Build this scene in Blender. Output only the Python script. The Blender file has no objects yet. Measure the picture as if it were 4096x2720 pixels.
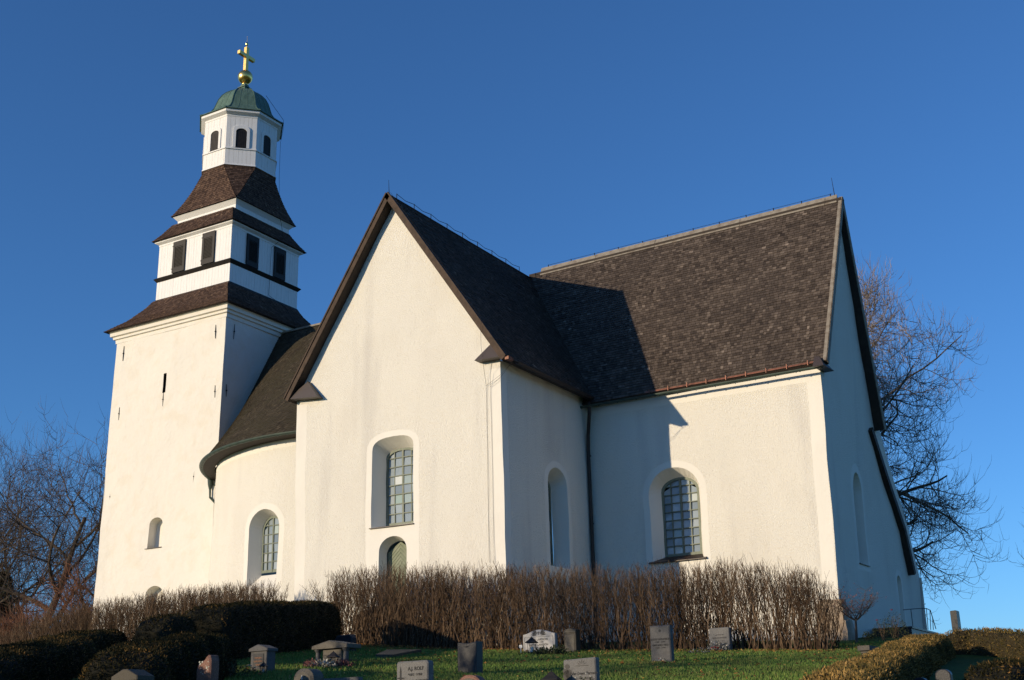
import bpy, bmesh, math, random
from mathutils import Vector, Matrix, noise
from mathutils.geometry import delaunay_2d_cdt
random.seed(7)
R = math.radians
sc = bpy.context.scene
C = sc.collection

# ------------------------------------------------------------------ camera
CAM = Vector((22.7777, -37.4917, 1.60))
FPX, YAW, PITCH, ROLL = 4892.47, -0.5346, 0.3151, -0.0222
_f = Vector((math.sin(YAW)*math.cos(PITCH), math.cos(YAW)*math.cos(PITCH), math.sin(PITCH)))
_r0 = Vector((math.cos(YAW), -math.sin(YAW), 0)); _u0 = _r0.cross(_f)
_r = math.cos(ROLL)*_r0 + math.sin(ROLL)*_u0
_u = -math.sin(ROLL)*_r0 + math.cos(ROLL)*_u0
cd = bpy.data.cameras.new('camera'); cam = bpy.data.objects.new('camera', cd); C.objects.link(cam)
cd.sensor_width = 36; cd.lens = FPX/4096*36; cd.clip_start = .1; cd.clip_end = 8000
M = Matrix(((_r.x, _u.x, -_f.x), (_r.y, _u.y, -_f.y), (_r.z, _u.z, -_f.z))).to_4x4(); M.translation = CAM
cam.matrix_world = M; sc.camera = cam

# ------------------------------------------------------------------ light
SUN_EL, SUN_AZ = R(11.5), R(61)           # light travels towards azimuth 61 deg (from +x)
ldir = Vector((math.cos(SUN_AZ)*math.cos(SUN_EL), math.sin(SUN_AZ)*math.cos(SUN_EL), -math.sin(SUN_EL)))
sd = bpy.data.lights.new('sun', 'SUN'); sd.energy = 4.0; sd.angle = R(.5); sd.color = (1, .81, .56)
so = bpy.data.objects.new('sun', sd); C.objects.link(so); so.rotation_euler = ldir.to_track_quat('-Z', 'Y').to_euler()
W = bpy.data.worlds.new('World'); sc.world = W; W.use_nodes = True
nt = W.node_tree; bg = nt.nodes['Background']
sky = nt.nodes.new('ShaderNodeTexSky'); sky.sky_type = 'NISHITA'; sky.sun_disc = False
sky.sun_elevation = SUN_EL; sky.sun_rotation = math.atan2(-ldir.x, -ldir.y)
sky.altitude = 600; sky.air_density = 1.0; sky.dust_density = .25; sky.ozone_density = 6.6
nt.links.new(sky.outputs[0], bg.inputs[0]); bg.inputs[1].default_value = .15
sc.view_settings.view_transform = 'Standard'; sc.view_settings.look = 'None'
sc.view_settings.exposure = .18; sc.view_settings.gamma = 1

# ------------------------------------------------------------------ survey helpers: sight lines from the photo
K = 4096/2361
def ray(u, v):
    return _f + _r*((u-2048)/FPX) - _u*((v-1360)/FPX)
def hx(u, v, x): d = ray(u, v); return CAM + d*((x-CAM.x)/d.x)
def hy(u, v, y): d = ray(u, v); return CAM + d*((y-CAM.y)/d.y)
def hp(u, v, P, n): d = ray(u, v); return CAM + d*((Vector(P)-CAM).dot(n)/d.dot(n))
FH = Vector((-.50951574, .86046134, 0)); RH = Vector((.86046134, .50951574, 0))
def ground(x, y):
    P = Vector((x-CAM.x, y-CAM.y, 0)); F = P.dot(FH); S = P.dot(RH)
    z = .105*F if F < 48 else 5.04 + (F-48)*.05*math.exp(-max(0, F-48)/25)
    if F < 0: z = .02*F
    if F > 85: z -= (F-85)*.03
    if S < 0:
        w = max(0, min(1, F/30)); z += .035*min(-S, 14)*w
        if S < -9: t = min(-S-9, 60); z -= (.0115*t*t if t < 15 else 2.59+(t-15)*.12)*w
    if S > 14: z -= .02*min(S-14, 60)
    if F < 31 and S > .42*F-1.4: z -= min(1.9, .34*(S-.42*F+1.4))*min(1, (31-F)/3)
    z += .05*noise.noise(Vector((x*.25, y*.25, 3)))
    return max(z, -12)
def hg(u, v):
    d = ray(u*K, v*K); s = 12.
    while s < 200:
        P = CAM + d*s
        if P.z < ground(P.x, P.y): return Vector((P.x, P.y, ground(P.x, P.y)))
        s += .05
    return P
def FD(P): return (P-CAM).dot(FH)
def px2m(n, P): return n*K*FD(P)/FPX

# ------------------------------------------------------------------ materials
def mat(name, col, rough=.8, bump=None, vary=None, metal=0, spec=.3, attr=None, fine=None):
    m = bpy.data.materials.new(name); m.use_nodes = True; t = m.node_tree; b = t.nodes['Principled BSDF']
    b.inputs['Roughness'].default_value = rough; b.inputs['Metallic'].default_value = metal
    b.inputs['Specular IOR Level'].default_value = spec
    b.inputs['Base Color'].default_value = (*col, 1)
    tc = t.nodes.new('ShaderNodeTexCoord'); cur = None
    def rgb(c): n = t.nodes.new('ShaderNodeRGB'); n.outputs[0].default_value = (*c, 1); return n.outputs[0]
    if attr:                                  # per-piece random value stored on the mesh
        a = t.nodes.new('ShaderNodeAttribute'); a.attribute_name = 'rnd'
        cr = t.nodes.new('ShaderNodeValToRGB'); cr.color_ramp.elements.remove(cr.color_ramp.elements[1])
        cr.color_ramp.elements[0].position = attr[0][0]; cr.color_ramp.elements[0].color = (*attr[0][1], 1)
        for p, c in attr[1:]:
            e = cr.color_ramp.elements.new(p); e.color = (*c, 1)
        t.links.new(a.outputs['Fac'], cr.inputs[0]); cur = cr.outputs[0]
    for (sc_, c2, lo, hi, stretch) in (vary or []):
        n = t.nodes.new('ShaderNodeTexNoise'); n.inputs['Scale'].default_value = sc_; n.inputs['Detail'].default_value = 6
        mp = t.nodes.new('ShaderNodeMapping'); mp.inputs['Scale'].default_value = stretch
        t.links.new(tc.outputs['Object'], mp.inputs[0]); t.links.new(mp.outputs[0], n.inputs['Vector'])
        mr = t.nodes.new('ShaderNodeMapRange'); mr.inputs[1].default_value = lo; mr.inputs[2].default_value = hi
        t.links.new(n.outputs['Fac'], mr.inputs[0])
        mx = t.nodes.new('ShaderNodeMix'); mx.data_type = 'RGBA'
        t.links.new(mr.outputs[0], mx.inputs['Factor']); t.links.new(cur or rgb(col), mx.inputs['A']); mx.inputs['B'].default_value = (*c2, 1)
        cur = mx.outputs['Result']
    if cur: t.links.new(cur, b.inputs['Base Color'])
    last = None
    for (sc_, dist, stg) in (bump or []):
        n = t.nodes.new('ShaderNodeTexNoise'); n.inputs['Scale'].default_value = sc_; n.inputs['Detail'].default_value = 5
        n.inputs['Roughness'].default_value = .6
        t.links.new(tc.outputs['Object'], n.inputs['Vector'])
        bp = t.nodes.new('ShaderNodeBump'); bp.inputs['Distance'].default_value = dist; bp.inputs['Strength'].default_value = stg
        t.links.new(n.outputs['Fac'], bp.inputs['Height'])
        if last: t.links.new(last, bp.inputs['Normal'])
        last = bp.outputs[0]
    if last: t.links.new(last, b.inputs['Normal'])
    return m
I3 = (1, 1, 1)
M = {}
M['rough'] = mat('rough_cast_plaster', (.765, .74, .665), .95, [(22, .05, .9), (60, .015, .8)], [(.5, (.70, .665, .59), .50, .85, (1, 1, .45)), (.9, (.60, .575, .53), .54, .85, (1, 1, .12)), (18, (.60, .55, .47), .62, .80, I3)], spec=.1)
M['smooth'] = mat('smooth_plaster', (.748, .725, .66), .9, [(2.5, .03, .5), (30, .004, .4)], [(.8, (.70, .67, .61), .5, .85, (1, 1, .5))], spec=.1)
M['tower'] = mat('tower_plaster', (.75, .72, .65), .92, [(1.3, .10, .55), (6, .03, .5), (28, .006, .5)], [(1.6, (.71, .65, .54), .50, .9, I3), (.35, (.67, .64, .58), .5, .9, (1, 1, .3))], spec=.1)
M['board'] = mat('white_painted_board', (.76, .76, .75), .6, [(20, .004, .4)], [(3, (.62, .61, .58), .5, .85, (6, 6, .6))])
SH = [(0, (.028, .021, .018)), (.3, (.062, .048, .039)), (.6, (.095, .074, .06)), (.86, (.14, .112, .091)), (1, (.26, .21, .17))]
M['shingle'] = mat('wood_shingle', (.08, .06, .05), .85, [(60, .006, .7)], [(.5, (.06, .047, .04), .45, .9, (1, 1, .3))], attr=SH, spec=.25)
M['shingle_moss'] = mat('mossy_wood_shingle', (.08, .06, .05), .9, [(60, .006, .7)], [(1.0, (.055, .048, .03), .4, .7, I3)], attr=[(0, (.03, .024, .018)), (.5, (.058, .048, .034)), (.9, (.10, .082, .058)), (1, (.17, .145, .10))], spec=.15)
M['shingle_red'] = mat('brown_wood_shingle', (.08, .05, .035), .85, [(60, .006, .7)], None, attr=[(0, (.035, .02, .015)), (.4, (.075, .045, .032)), (.8, (.13, .08, .055)), (1, (.22, .15, .10))], spec=.25)
M['roofwood'] = mat('tarred_wood', (.028, .02, .016), .7, [(25, .006, .5)], [(5, (.05, .035, .026), .45, .8, I3)])
M['greywood'] = mat('weathered_grey_wood', (.26, .235, .195), .85, [(30, .006, .6)], [(4, (.17, .14, .11), .4, .7, I3)])
M['barge'] = mat('brown_barge_board', (.075, .05, .035), .8, [(30, .006, .6)], [(5, (.04, .028, .02), .4, .75, I3)])
M['brownmetal'] = mat('brown_sheet_metal', (.055, .042, .038), .5, [(3, .02, .3)], None, spec=.5)
M['gutter'] = mat('green_painted_gutter', (.05, .075, .062), .5, None, [(3, (.03, .045, .04), .4, .7, I3)])
M['pipe'] = mat('brown_downpipe', (.035, .022, .018), .45, None, None)
M['copper'] = mat('copper_sheet', (.26, .11, .07), .55, None, [(6, (.13, .06, .04), .4, .7, I3)], metal=.25)
M['verdigris'] = mat('verdigris_copper', (.095, .165, .13), .6, [(4, .02, .4)], [(2.5, (.05, .10, .08), .4, .75, (2, 2, .5)), (7, (.15, .25, .20), .6, .8, I3)], spec=.4)
M['gold'] = mat('gilding', (1.0, .66, .20), .28, [(3, .03, .35)], None, metal=1)
M['black'] = mat('black_louvre_paint', (.012, .010, .009), .6, None, [(6, (.02, .016, .014), .4, .7, I3)])
M['iron'] = mat('wrought_iron', (.02, .018, .017), .6)
M['frame'] = mat('grey_green_window_paint', (.13, .155, .115), .55, None, [(8, (.17, .19, .15), .4, .7, I3)])
M['door'] = mat('green_door_paint', (.155, .185, .12), .6, [(20, .004, .4)], [(5, (.20, .22, .155), .4, .7, I3)])
M['curtain'] = mat('dim_interior', (.10, .10, .10), .9)
g = mat('old_window_glass', (.20, .24, .28), .045, [(4, .004, .3)], None, attr=[(0, (.18, .22, .25)), (.5, (.28, .33, .36)), (.85, (.36, .40, .42)), (.93, (.22, .32, .28)), (1, (.60, .62, .60))], spec=.5); M['glass'] = g
M['sand'] = mat('rough_sandstone', (.36, .28, .20), .9, [(6, .06, .8), (25, .01, .6)], [(3, (.24, .19, .14), .4, .7, I3), (1.2, (.45, .38, .30), .5, .8, I3)])

# ------------------------------------------------------------------ mesh helpers
def link(name, me, parent=None, loc=None):
    o = bpy.data.objects.new(name, me); C.objects.link(o)
    if parent is not None:
        o.parent = parent
        if parent.type == 'EMPTY' and loc is None and parent.get('_world'): o.location = -Vector(parent.location)
    if loc is not None: o.location = loc
    return o
def tag(o, label=None, cat=None, group=None, kind=None):
    if label: o['label'] = label
    if cat: o['category'] = cat
    if group: o['group'] = group
    if kind: o['kind'] = kind
    return o
def thing(name, loc, label, cat, rz=0, group=None, world=False):
    o = bpy.data.objects.new(name, None); C.objects.link(o); o.location = loc; o.rotation_euler.z = rz
    o.empty_display_size = .3
    if world: o['_world'] = 1
    return tag(o, label, cat, group)
class MB:
    def __init__(s): s.v = []; s.f = []; s.m = []; s.rnd = []
    def add(s, vs, fs, mi=0, rnd=None):
        o = len(s.v); s.v += [tuple(q) for q in vs]; s.f += [tuple(i+o for i in f) for f in fs]; s.m += [mi]*len(fs)
        s.rnd += [random.random() if rnd is None else rnd]*len(fs)
        return s
    def box(s, a, b, mi=0, rnd=None):
        (x0, y0, z0), (x1, y1, z1) = a, b
        return s.add([(x0, y0, z0), (x1, y0, z0), (x1, y1, z0), (x0, y1, z0), (x0, y0, z1), (x1, y0, z1), (x1, y1, z1), (x0, y1, z1)],
                     [(0, 3, 2, 1), (4, 5, 6, 7), (0, 1, 5, 4), (1, 2, 6, 5), (2, 3, 7, 6), (3, 0, 4, 7)], mi, rnd)
    def obox(s, o, ax, ay, az, mi=0, rnd=None):   # box from corner o along three vectors
        o, ax, ay, az = map(Vector, (o, ax, ay, az))
        c = [o, o+ax, o+ax+ay, o+ay]; c += [q+az for q in c]
        return s.add(c, [(0, 3, 2, 1), (4, 5, 6, 7), (0, 1, 5, 4), (1, 2, 6, 5), (2, 3, 7, 6), (3, 0, 4, 7)], mi, rnd)
    def prism(s, pts, d, mi=0):
        d = Vector(d); p = [Vector(q) for q in pts]; n = len(p)
        return s.add(p+[q+d for q in p], [tuple(range(n))[::-1], tuple(range(n, 2*n))]+[(i, (i+1) % n, n+(i+1) % n, n+i) for i in range(n)], mi)
    def tube(s, pts, rad, k=6, mi=0, rnd=None, cap=True):
        pts = [Vector(q) for q in pts]; n = len(pts)
        if not hasattr(rad, '__len__'): rad = [rad]*n
        vs = []; up = Vector((.3, .1, .95))
        for i, q in enumerate(pts):
            t = (pts[min(i+1, n-1)]-pts[max(i-1, 0)])
            if t.length < 1e-9: t = Vector((0, 0, 1))
            t.normalize(); a = t.cross(up if abs(t.dot(up)) < .9 else Vector((1, 0, 0))).normalized(); b = t.cross(a)
            for j in range(k):
                w = 2*math.pi*j/k; vs.append(q+(a*math.cos(w)+b*math.sin(w))*rad[i])
        fs = [(i*k+j, i*k+(j+1) % k, (i+1)*k+(j+1) % k, (i+1)*k+j) for i in range(n-1) for j in range(k)]
        if cap: fs += [tuple(range(k))[::-1], tuple(range((n-1)*k, n*k))]
        return s.add(vs, fs, mi, rnd)
    def lathe(s, prof, c, k=24, mi=0):
        c = Vector(c); vs = []; 
        for (r, z) in prof:
            for j in range(k): w = 2*math.pi*j/k; vs.append(c+Vector((r*math.cos(w), r*math.sin(w), z)))
        fs = [(i*k+j, i*k+(j+1) % k, (i+1)*k+(j+1) % k, (i+1)*k+j) for i in range(len(prof)-1) for j in range(k)]
        fs += [tuple(range(k))[::-1], tuple(range((len(prof)-1)*k, len(prof)*k))]
        return s.add(vs, fs, mi)
    def build(s, name, mats, parent=None, smooth=False, loc=None, wob=False):
        me = bpy.data.meshes.new(name)
        vv = [tuple(wobble(Vector(q))) for q in s.v] if wob else s.v
        me.from_pydata(vv, [], s.f)
        if not isinstance(mats, (list, tuple)): mats = [mats]
        for m in mats: me.materials.append(m)
        if len(mats) > 1: me.polygons.foreach_set('material_index', s.m)
        a = me.attributes.new('rnd', 'FLOAT', 'FACE'); a.data.foreach_set('value', s.rnd)
        if smooth: me.polygons.foreach_set('use_smooth', [True]*len(s.f))
        me.update(); return link(name, me, parent, loc)
def wobble(P):
    return P + noise.noise_vector(P*.45)*.045 + noise.noise_vector(P*1.7)*.012
def inpoly(x, y, poly):
    c = False; n = len(poly); j = n-1
    for i in range(n):
        xi, yi = poly[i]; xj, yj = poly[j]
        if (yi > y) != (yj > y) and x < (xj-xi)*(y-yi)/(yj-yi)+xi: c = not c
        j = i
    return c
def dens(poly, step):
    out = []
    for i in range(len(poly)):
        a = Vector(poly[i]); b = Vector(poly[(i+1) % len(poly)]); n = max(1, int((b-a).length/step))
        out += [a.lerp(b, t/n) for t in range(n)]
    return out
def arch(cx, w, z0, z1, rise, n=14, e=2.0, lift=0):     # outline, counter clockwise from bottom left; z1 = crown
    h = w/2; zs = z1-rise; pts = [(cx-h, z0), (cx+h, z0+lift)]
    for i in range(n+1):
        t = math.pi*i/n; c, s_ = math.cos(t), math.sin(t)
        pts.append((cx+h*math.copysign(abs(c)**(2/e), c), zs+rise*abs(s_)**(2/e)))
    return pts
def wall(mb, fn, outline, holes=(), bands=(), step=.45, reveals=True):
    """fn(s,z,d)->3D point, d = depth into the wall. holes: dict(o=outline, inner=outline, d=depth, back=bool). bands: polygons given the smooth material."""
    V = []; Fc = []
    def addp(poly, st):
        o = len(V); q = dens(poly, st); V.extend(q); Fc.append(list(range(o, o+len(q))))
    E = []
    for poly, st in [(outline, step)]+[(h['o'], .3) for h in holes]+[(b, .35) for b in bands]:
        o = len(V); q = dens(poly, st); V.extend([Vector((p[0], p[1])) for p in q]); E += [(o+i, o+(i+1) % len(q)) for i in range(len(q))]
    xs = [p[0] for p in outline]; ys = [p[1] for p in outline]
    y = min(ys)+step/2
    while y < max(ys):
        x = min(xs)+step/2
        while x < max(xs):
            if inpoly(x, y, outline): V.append(Vector((x+.05*math.sin(7*y), y)))
            x += step
        y += step
    r = delaunay_2d_cdt(V, E, [], 0, 1e-5)
    vs, fs = r[0], r[2]; vv = [fn(p[0], p[1], 0) for p in vs]; o = len(mb.v); mb.v += [tuple(q) for q in vv]
    for f in fs:
        cx = sum(vs[i][0] for i in f)/len(f); cy = sum(vs[i][1] for i in f)/len(f)
        if not inpoly(cx, cy, outline) or any(inpoly(cx, cy, h['o']) for h in holes): continue
        mb.f.append(tuple(i+o for i in f)); mb.m.append(1 if any(inpoly(cx, cy, b) for b in bands) else 0); mb.rnd.append(.5)
    for h in holes:
        n = len(h['o']); d = h['d']; a = []; b = []
        for i in range(n):
            p0, p1 = Vector(h['o'][i]), Vector(h['o'][(i+1) % n]); q0, q1 = Vector(h['inner'][i]), Vector(h['inner'][(i+1) % n])
            m_ = max(1, int((p1-p0).length/.3))
            for t in range(m_): a.append(p0.lerp(p1, t/m_)); b.append(q0.lerp(q1, t/m_))
        k = len(a); vs = [fn(p[0], p[1], 0) for p in a]+[fn(p[0], p[1], d) for p in b]
        fs = [(i, (i+1) % k, k+(i+1) % k, k+i) for i in range(k)]
        if h.get('back'): fs.append(tuple(range(k, 2*k)))
        mb.add(vs, fs, h.get('mi', 1))
def window(parent, fn, cx, w, z0, z1, rise, d, nx, ny, e=2.0, label=None, bar=.035, fr=.09, tilt=(0, 0, 1)):
    """grey-green timber frame with panes, set at depth d in the wall"""
    h = w/2; zs = z1-rise
    def top(x): t = min(1, abs(x-cx)/h); return zs+rise*max(0, (1-t**e))**(1/e)
    fo = MB(); o = arch(cx, w, z0, z1, rise, 20, e); i_ = arch(cx, w-2*fr, z0+fr*1.3, z1-fr, rise*.97, 20, e)
    n = len(o); vs = [fn(p[0], p[1], d) for p in o]+[fn(p[0], p[1], d) for p in i_]+[fn(p[0], p[1], d+.07) for p in i_]
    fs = []
    for i in range(n): j = (i+1) % n; fs += [(i, j, n+j, n+i), (n+i, n+j, 2*n+j, 2*n+i)]
    fo.add(vs, fs)
    def bx(x0, x1, za, zb, dd=.0, th=.05):
        pts = []
        for dep in (d+dd, d+dd+th): pts += [fn(x0, za, dep), fn(x1, za, dep), fn(x1, zb if not isinstance(zb, tuple) else zb[1], dep), fn(x0, zb if not isinstance(zb, tuple) else zb[0], dep)]
        fo.add(pts, [(0, 1, 2, 3), (7, 6, 5, 4), (0, 4, 5, 1), (1, 5, 6, 2), (2, 6, 7, 3), (3, 7, 4, 0)])
    for k in range(1, nx):
        x = cx-h+w*k/nx; b_ = bar*2.2 if k*2 == nx else bar
        bx(x-b_/2, x+b_/2, z0+.02, (top(x-b_/2)-.03, top(x+b_/2)-.03), .012 if b_ == bar else .004, .05)
    hz = (top(cx)-z0-fr)/ny
    for k in range(1, ny):
        z = z0+fr+hz*k
        if z > zs: t = min(1, (z-zs)/rise); xx = h*(1-t**e)**(1/e)
        else: xx = h
        if xx > .1:
            for q_ in range(4): bx(cx-xx+.03+(2*xx-.06)*q_/4, cx-xx+.03+(2*xx-.06)*(q_+1)/4, z-bar/2, z+bar/2, .010, .04)
    F = fo.build('window', M['frame'], parent, wob=True)
    if label: F['label'] = label
    g = MB()
    for a in range(nx):
        for b in range(ny):
            xa = cx-h+w*a/nx; xb = cx-h+w*(a+1)/nx; za = z0+fr+hz*b-(fr if b == 0 else 0); zb = z0+fr+hz*(b+1)
            if b == ny-1: za_, zl, zr = za, top(xa)-.02, top(xb)-.02
            else: zl, zr = min(zb, top(xa)-.02), min(zb, top(xb)-.02)
            tx, tz = tilt[0]+random.gauss(0, .004)*tilt[2], tilt[1]+random.gauss(0, .005)*tilt[2]; dd = d+.055
            if max(zl, zr) <= za+.03: continue
            zl = max(zl, za+.01); zr = max(zr, za+.01)
            g.add([fn(xa, za, dd), fn(xb, za, dd+tx), fn(xb, zr, dd+tx+tz), fn(xa, zl, dd+tz)], [(0, 1, 2, 3)])
    G = g.build('pane', M['glass'], F, wob=True)
    return F

def shingles(mb, surf, slope_len, width_fn, course=.145, w=(.08, .15), lift=.036, thick=.03, jit=.012, bow=0):
    """surf(a,t)->point, a 0..1 along the course, t 0..1 up the slope; one quad + butt per shingle"""
    n = max(2, int(slope_len/course))
    for k in range(n):
        t0 = k/n; t1 = min(1.0, (k+1.25)/n); W_ = width_fn(t0)
        if W_ < .08: continue
        a = 0; first = True; dz = noise.noise(Vector((k*3.1, 0, 0)))*.15/n
        while a < .9999:
            ww = random.uniform(*w)/W_; b = min(1, a+ww)
            if 1-b < .5*w[0]/W_: b = 1
            dt = dz+random.uniform(-1, 1)*jit/slope_len+.3/n*noise.noise(Vector((a*W_*.8, k*.6, 5)))
            ta = max(0, t0+dt) if k else t0
            p0, p1 = surf(a, ta), surf(b, ta); q0, q1 = surf(a, t1), surf(b, t1)
            nr = (p1-p0).cross(q0-p0)
            if nr.length < 1e-9: nr = (q1-q0).cross(q0-p0)
            nr.normalize(); hh = lift+random.uniform(-.004, .006); g_ = (p1-p0)*.03
            P0, P1 = p0+nr*hh+g_, p1+nr*hh-g_; Q0, Q1 = q0+nr*(hh-thick)+g_*.5, q1+nr*(hh-thick)-g_*.5
            mb.add([P0, P1, Q1, Q0, P0-nr*thick, P1-nr*thick], [(0, 1, 2, 3), (4, 5, 1, 0)], 0, min(1, max(0, random.betavariate(2.4, 3.0)+.10*noise.noise(Vector((a*W_*.5, k*.12, 9))))))
            a = b
def slab(mb, pts, th):       # roof slab: 4 (or n) corners, thickness downwards along the normal
    p = [Vector(q) for q in pts]; n = (p[1]-p[0]).cross(p[-1]-p[0]).normalized(); mb.prism([q-n*th for q in p], n*th)
def planar(p00, p10, p01, p11):
    p00, p10, p01, p11 = map(Vector, (p00, p10, p01, p11))
    return lambda a, t: p00.lerp(p10, a).lerp(p01.lerp(p11, a), t)

# ------------------------------------------------------------------ the church
church = thing('church', (-10, 8, 5.4), 'whitewashed round-nave stone church with tall shingled roofs, a stepped tower and a gilded cross', 'church', world=True)
YK = -.0288; cK, sK = math.cos(YK), math.sin(YK); YC = 6.8932; CL = 10.122
def ch(s, n, z): return Vector((s*cK-n*sK, YC+s*sK+n*cK, z))       # chancel frame: s east along the south wall, n north
nS = Vector((sK, -cK, 0)); nE = Vector((cK, sK, 0))
def chS(u, v): P = hp(u, v, ch(0, 0, 0), nS); return ((P-ch(0, 0, 0)).dot(nE), P.z)
def chE(u, v): P = hp(u, v, ch(CL, 0, 0), nE); return (-(P-ch(CL, 0, 0)).dot(nS), P.z)
Wm = [M['rough'], M['smooth']]
ZR = 23.1                                                          # ridge level

# --- south transept walls
tr = MB()
L0 = hy(1187, 1608, 0); L1 = hy(1175.5, 2435, 0); R0 = hy(2001, 1444, 0); R1 = hy(2022.8, 2255, 0); AP = hy(1562.5, 835.5, 0)
def xl(z): return L0.x+(L1.x-L0.x)*(z-L0.z)/(L1.z-L0.z)
def xr(z): return R0.x+(R1.x-R0.x)*(z-R0.z)/(R1.z-R0.z)
zb = 3.5
fS = lambda s, z, d: Vector((s, d, z))
w0, w1 = hy(1484.8, 2110, 0), hy(1653.8, 2089.7, 0); wt = hy(1590, 1741.5, 0).z
wc = (w0.x+w1.x)/2; ww = w1.x-w0.x; wz = (w0.z+w1.z)/2
d0 = hy(1513.8, 2185.7, 0); d1 = hy(1626.3, 2181, 0); dt = hy(1583, 2141, 0).z; dc = (d0.x+d1.x)/2; dw = d1.x-d0.x
bl, br = hy(1466, 1900, 0).x, hy(1676.8, 1900, 0).x; bt = hy(1595, 1717, 0).z
h1 = dict(o=arch(wc, ww, wz, wt, .46, e=2.7), inner=arch(wc, ww*.80, wz+.10, wt-.34, .32, e=2.2), d=.66)
h2 = dict(o=arch(dc, dw, 6.4, dt, .55, e=2.0), inner=arch(dc, dw*.92, 6.4, dt-.14, .5, e=2.0), d=.45)
band = [arch((bl+br)/2, br-bl, 3.6, bt, .7, e=2.6)]
band += [[(xl(zb), zb), (xl(zb)+.52, zb), (xl(15)+.52, 14.9), (xl(15), 14.9)], [(xr(zb)-.5, zb), (xr(zb), zb), (xr(15), 14.85), (xr(15)-.5, 14.85)]]
wall(tr, fS, [(xl(zb), zb), (xr(zb), zb), (R0.x, R0.z+.15), (AP.x, ZR-.35), (L0.x, L0.z+.1)], [h1, h2], band)
fE = lambda s, z, d: Vector((xr(z)-d, s, z))
e0 = hx(2183.5, 1886, 0); e1 = hx(2261.6, 1911.6, 0); e2 = hx(2191.8, 2252.7, 0).z; e3 = hx(2212, 1868.5, 0).z
ec = (e0.y+e1.y)/2; ew = e1.y-e0.y
h3 = dict(o=arch(ec, ew, e2-.1, e3, ew*.42), inner=arch(ec, ew*.72, e2+.05, e3-.28, ew*.3), d=.62)
wall(tr, fE, [(0, zb), (7.2, zb), (7.2, 15.15), (0, 15.15)], [h3], [arch(ec, ew+.5, e2-.35, e3+.25, ew*.52), [(0, zb), (.42, zb), (.42, 15), (0, 15)]])
fW = lambda s, z, d: Vector((xl(z)+d, -s, z))
wall(tr, fW, [(-9, zb), (0, zb), (0, 15.1), (-9, 15.1)], [], [])
tr.build('transept_wall', Wm, church, wob=True)
window(church, fS, wc, ww*.80, wz+.10, wt-.34, .32, .66, 4, 8, e=2.2, tilt=(0, .006, 1.6))
window(church, fE, ec, ew*.72, e2+.05, e3-.28, ew*.3, .62, 3, 8)
b = MB(); b.obox(fS(wc-ww/2-.06, wz-.05, -.06), (ww+.08, 0, 0), (0, .8, .1), (0, 0, .035)); b.build('window_sill', M['pipe'], church, wob=True)
# door: herringbone boards
D = MB(); x0, x1 = dc-dw*.46, dc+dw*.46; hd = dw*.46; ztop = dt-.14
def dtop(x): t = min(1, abs(x-dc)/hd); return ztop-.5+.5*math.sqrt(max(0, 1-t*t))
D.add([(x0, .52, 6.4), (x1, .52, 6.4), (x1, .52, dtop(x1)), (dc, .52, ztop), (x0, .52, dtop(x0))], [(0, 1, 2, 3, 4)])
for sgn in (-1, 1):
    z = 5.4
    while z < ztop+.1:
        q = []
        for (t, zz) in ((0, z+.012), (1, z+.012-.62), (1, z+.152-.62), (0, z+.152)):
            x = dc+sgn*t*hd*.98; q.append((x, min(max(zz, 6.42), dtop(x)-.01)))
        if q[3][1]-q[0][1] > .02 or q[2][1]-q[1][1] > .02:
            n = 4; P0 = [Vector(q[0]).lerp(Vector(q[1]), i/n) for i in range(n+1)]; P1 = [Vector(q[3]).lerp(Vector(q[2]), i/n) for i in range(n+1)]
            for i in range(n):
                a_, b_, c_, d_ = P0[i], P0[i+1], P1[i+1], P1[i]
                c_ = Vector((c_.x, min(c_.y, dtop(c_.x)-.01))); d_ = Vector((d_.x, min(d_.y, dtop(d_.x)-.01)))
                if c_.y > b_.y+.01 or d_.y > a_.y+.01:
                    D.add([(a_.x, .49, a_.y), (b_.x, .49, b_.y), (c_.x, .49, max(c_.y, b_.y)), (d_.x, .49, max(d_.y, a_.y)), (a_.x, .52, a_.y), (b_.x, .52, b_.y)], [(0, 1, 2, 3), (4, 5, 1, 0)])
        z += .16
dr = D.build('door', M['door'], church, wob=True)
b = MB(); b.tube([(dc+.3, .45, 7.5), (dc+.3, .42, 7.5), (dc+.18, .42, 7.5)], .015); b.build('handle', M['iron'], dr)
b = MB()
for i in range(3): b.box((dc-.9, -.35-.32*i-.0, 4.6), (dc+.9, -.02 if i == 0 else -.35-.32*(i-1), 6.4-.17*i))
b.build('steps', M['sand'], church)

# --- chancel walls
cw = MB()
SE0, SE1 = chS(3281.7, 1495), chS(3357, 2405)
def sr(z): return SE0[0]+(SE1[0]-SE0[0])*(z-SE0[1])/(SE1[1]-SE0[1])
fC = lambda s, z, d: ch(s, d, z)
a0, a1, a2, a3, a4 = chS(2599.4, 1943.5), chS(2610.6, 2246.3), chS(2701, 1869.5), chS(2786, 1935), chS(2818, 2233)
cwc, cww = (a1[0]+a4[0])/2, a4[0]-a1[0]; czb = (a1[1]+a4[1])/2; czt = a2[1]
f0, f1 = chS(2645, 1934), chS(2798, 2234)
h4 = dict(o=arch(cwc, cww, czb, czt, cww*.46), inner=arch(cwc, cww*.74, czb+.22, czt-.30, cww*.24), d=.55)
plinth = 6.15
wall(cw, fC, [(0, zb), (sr(zb), zb), (sr(14.6), 14.75), (0, 14.95)], [h4],
     [arch(cwc, cww+.55, 3.6, czt+.27, cww*.56), [(sr(zb)-.5, plinth), (sr(zb), plinth), (sr(14.6), 14.7), (sr(14.6)-.55, 14.7)], [(0, 14.35), (9.9, 14.2), (9.9, 14.7), (0, 14.9)]])
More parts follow.
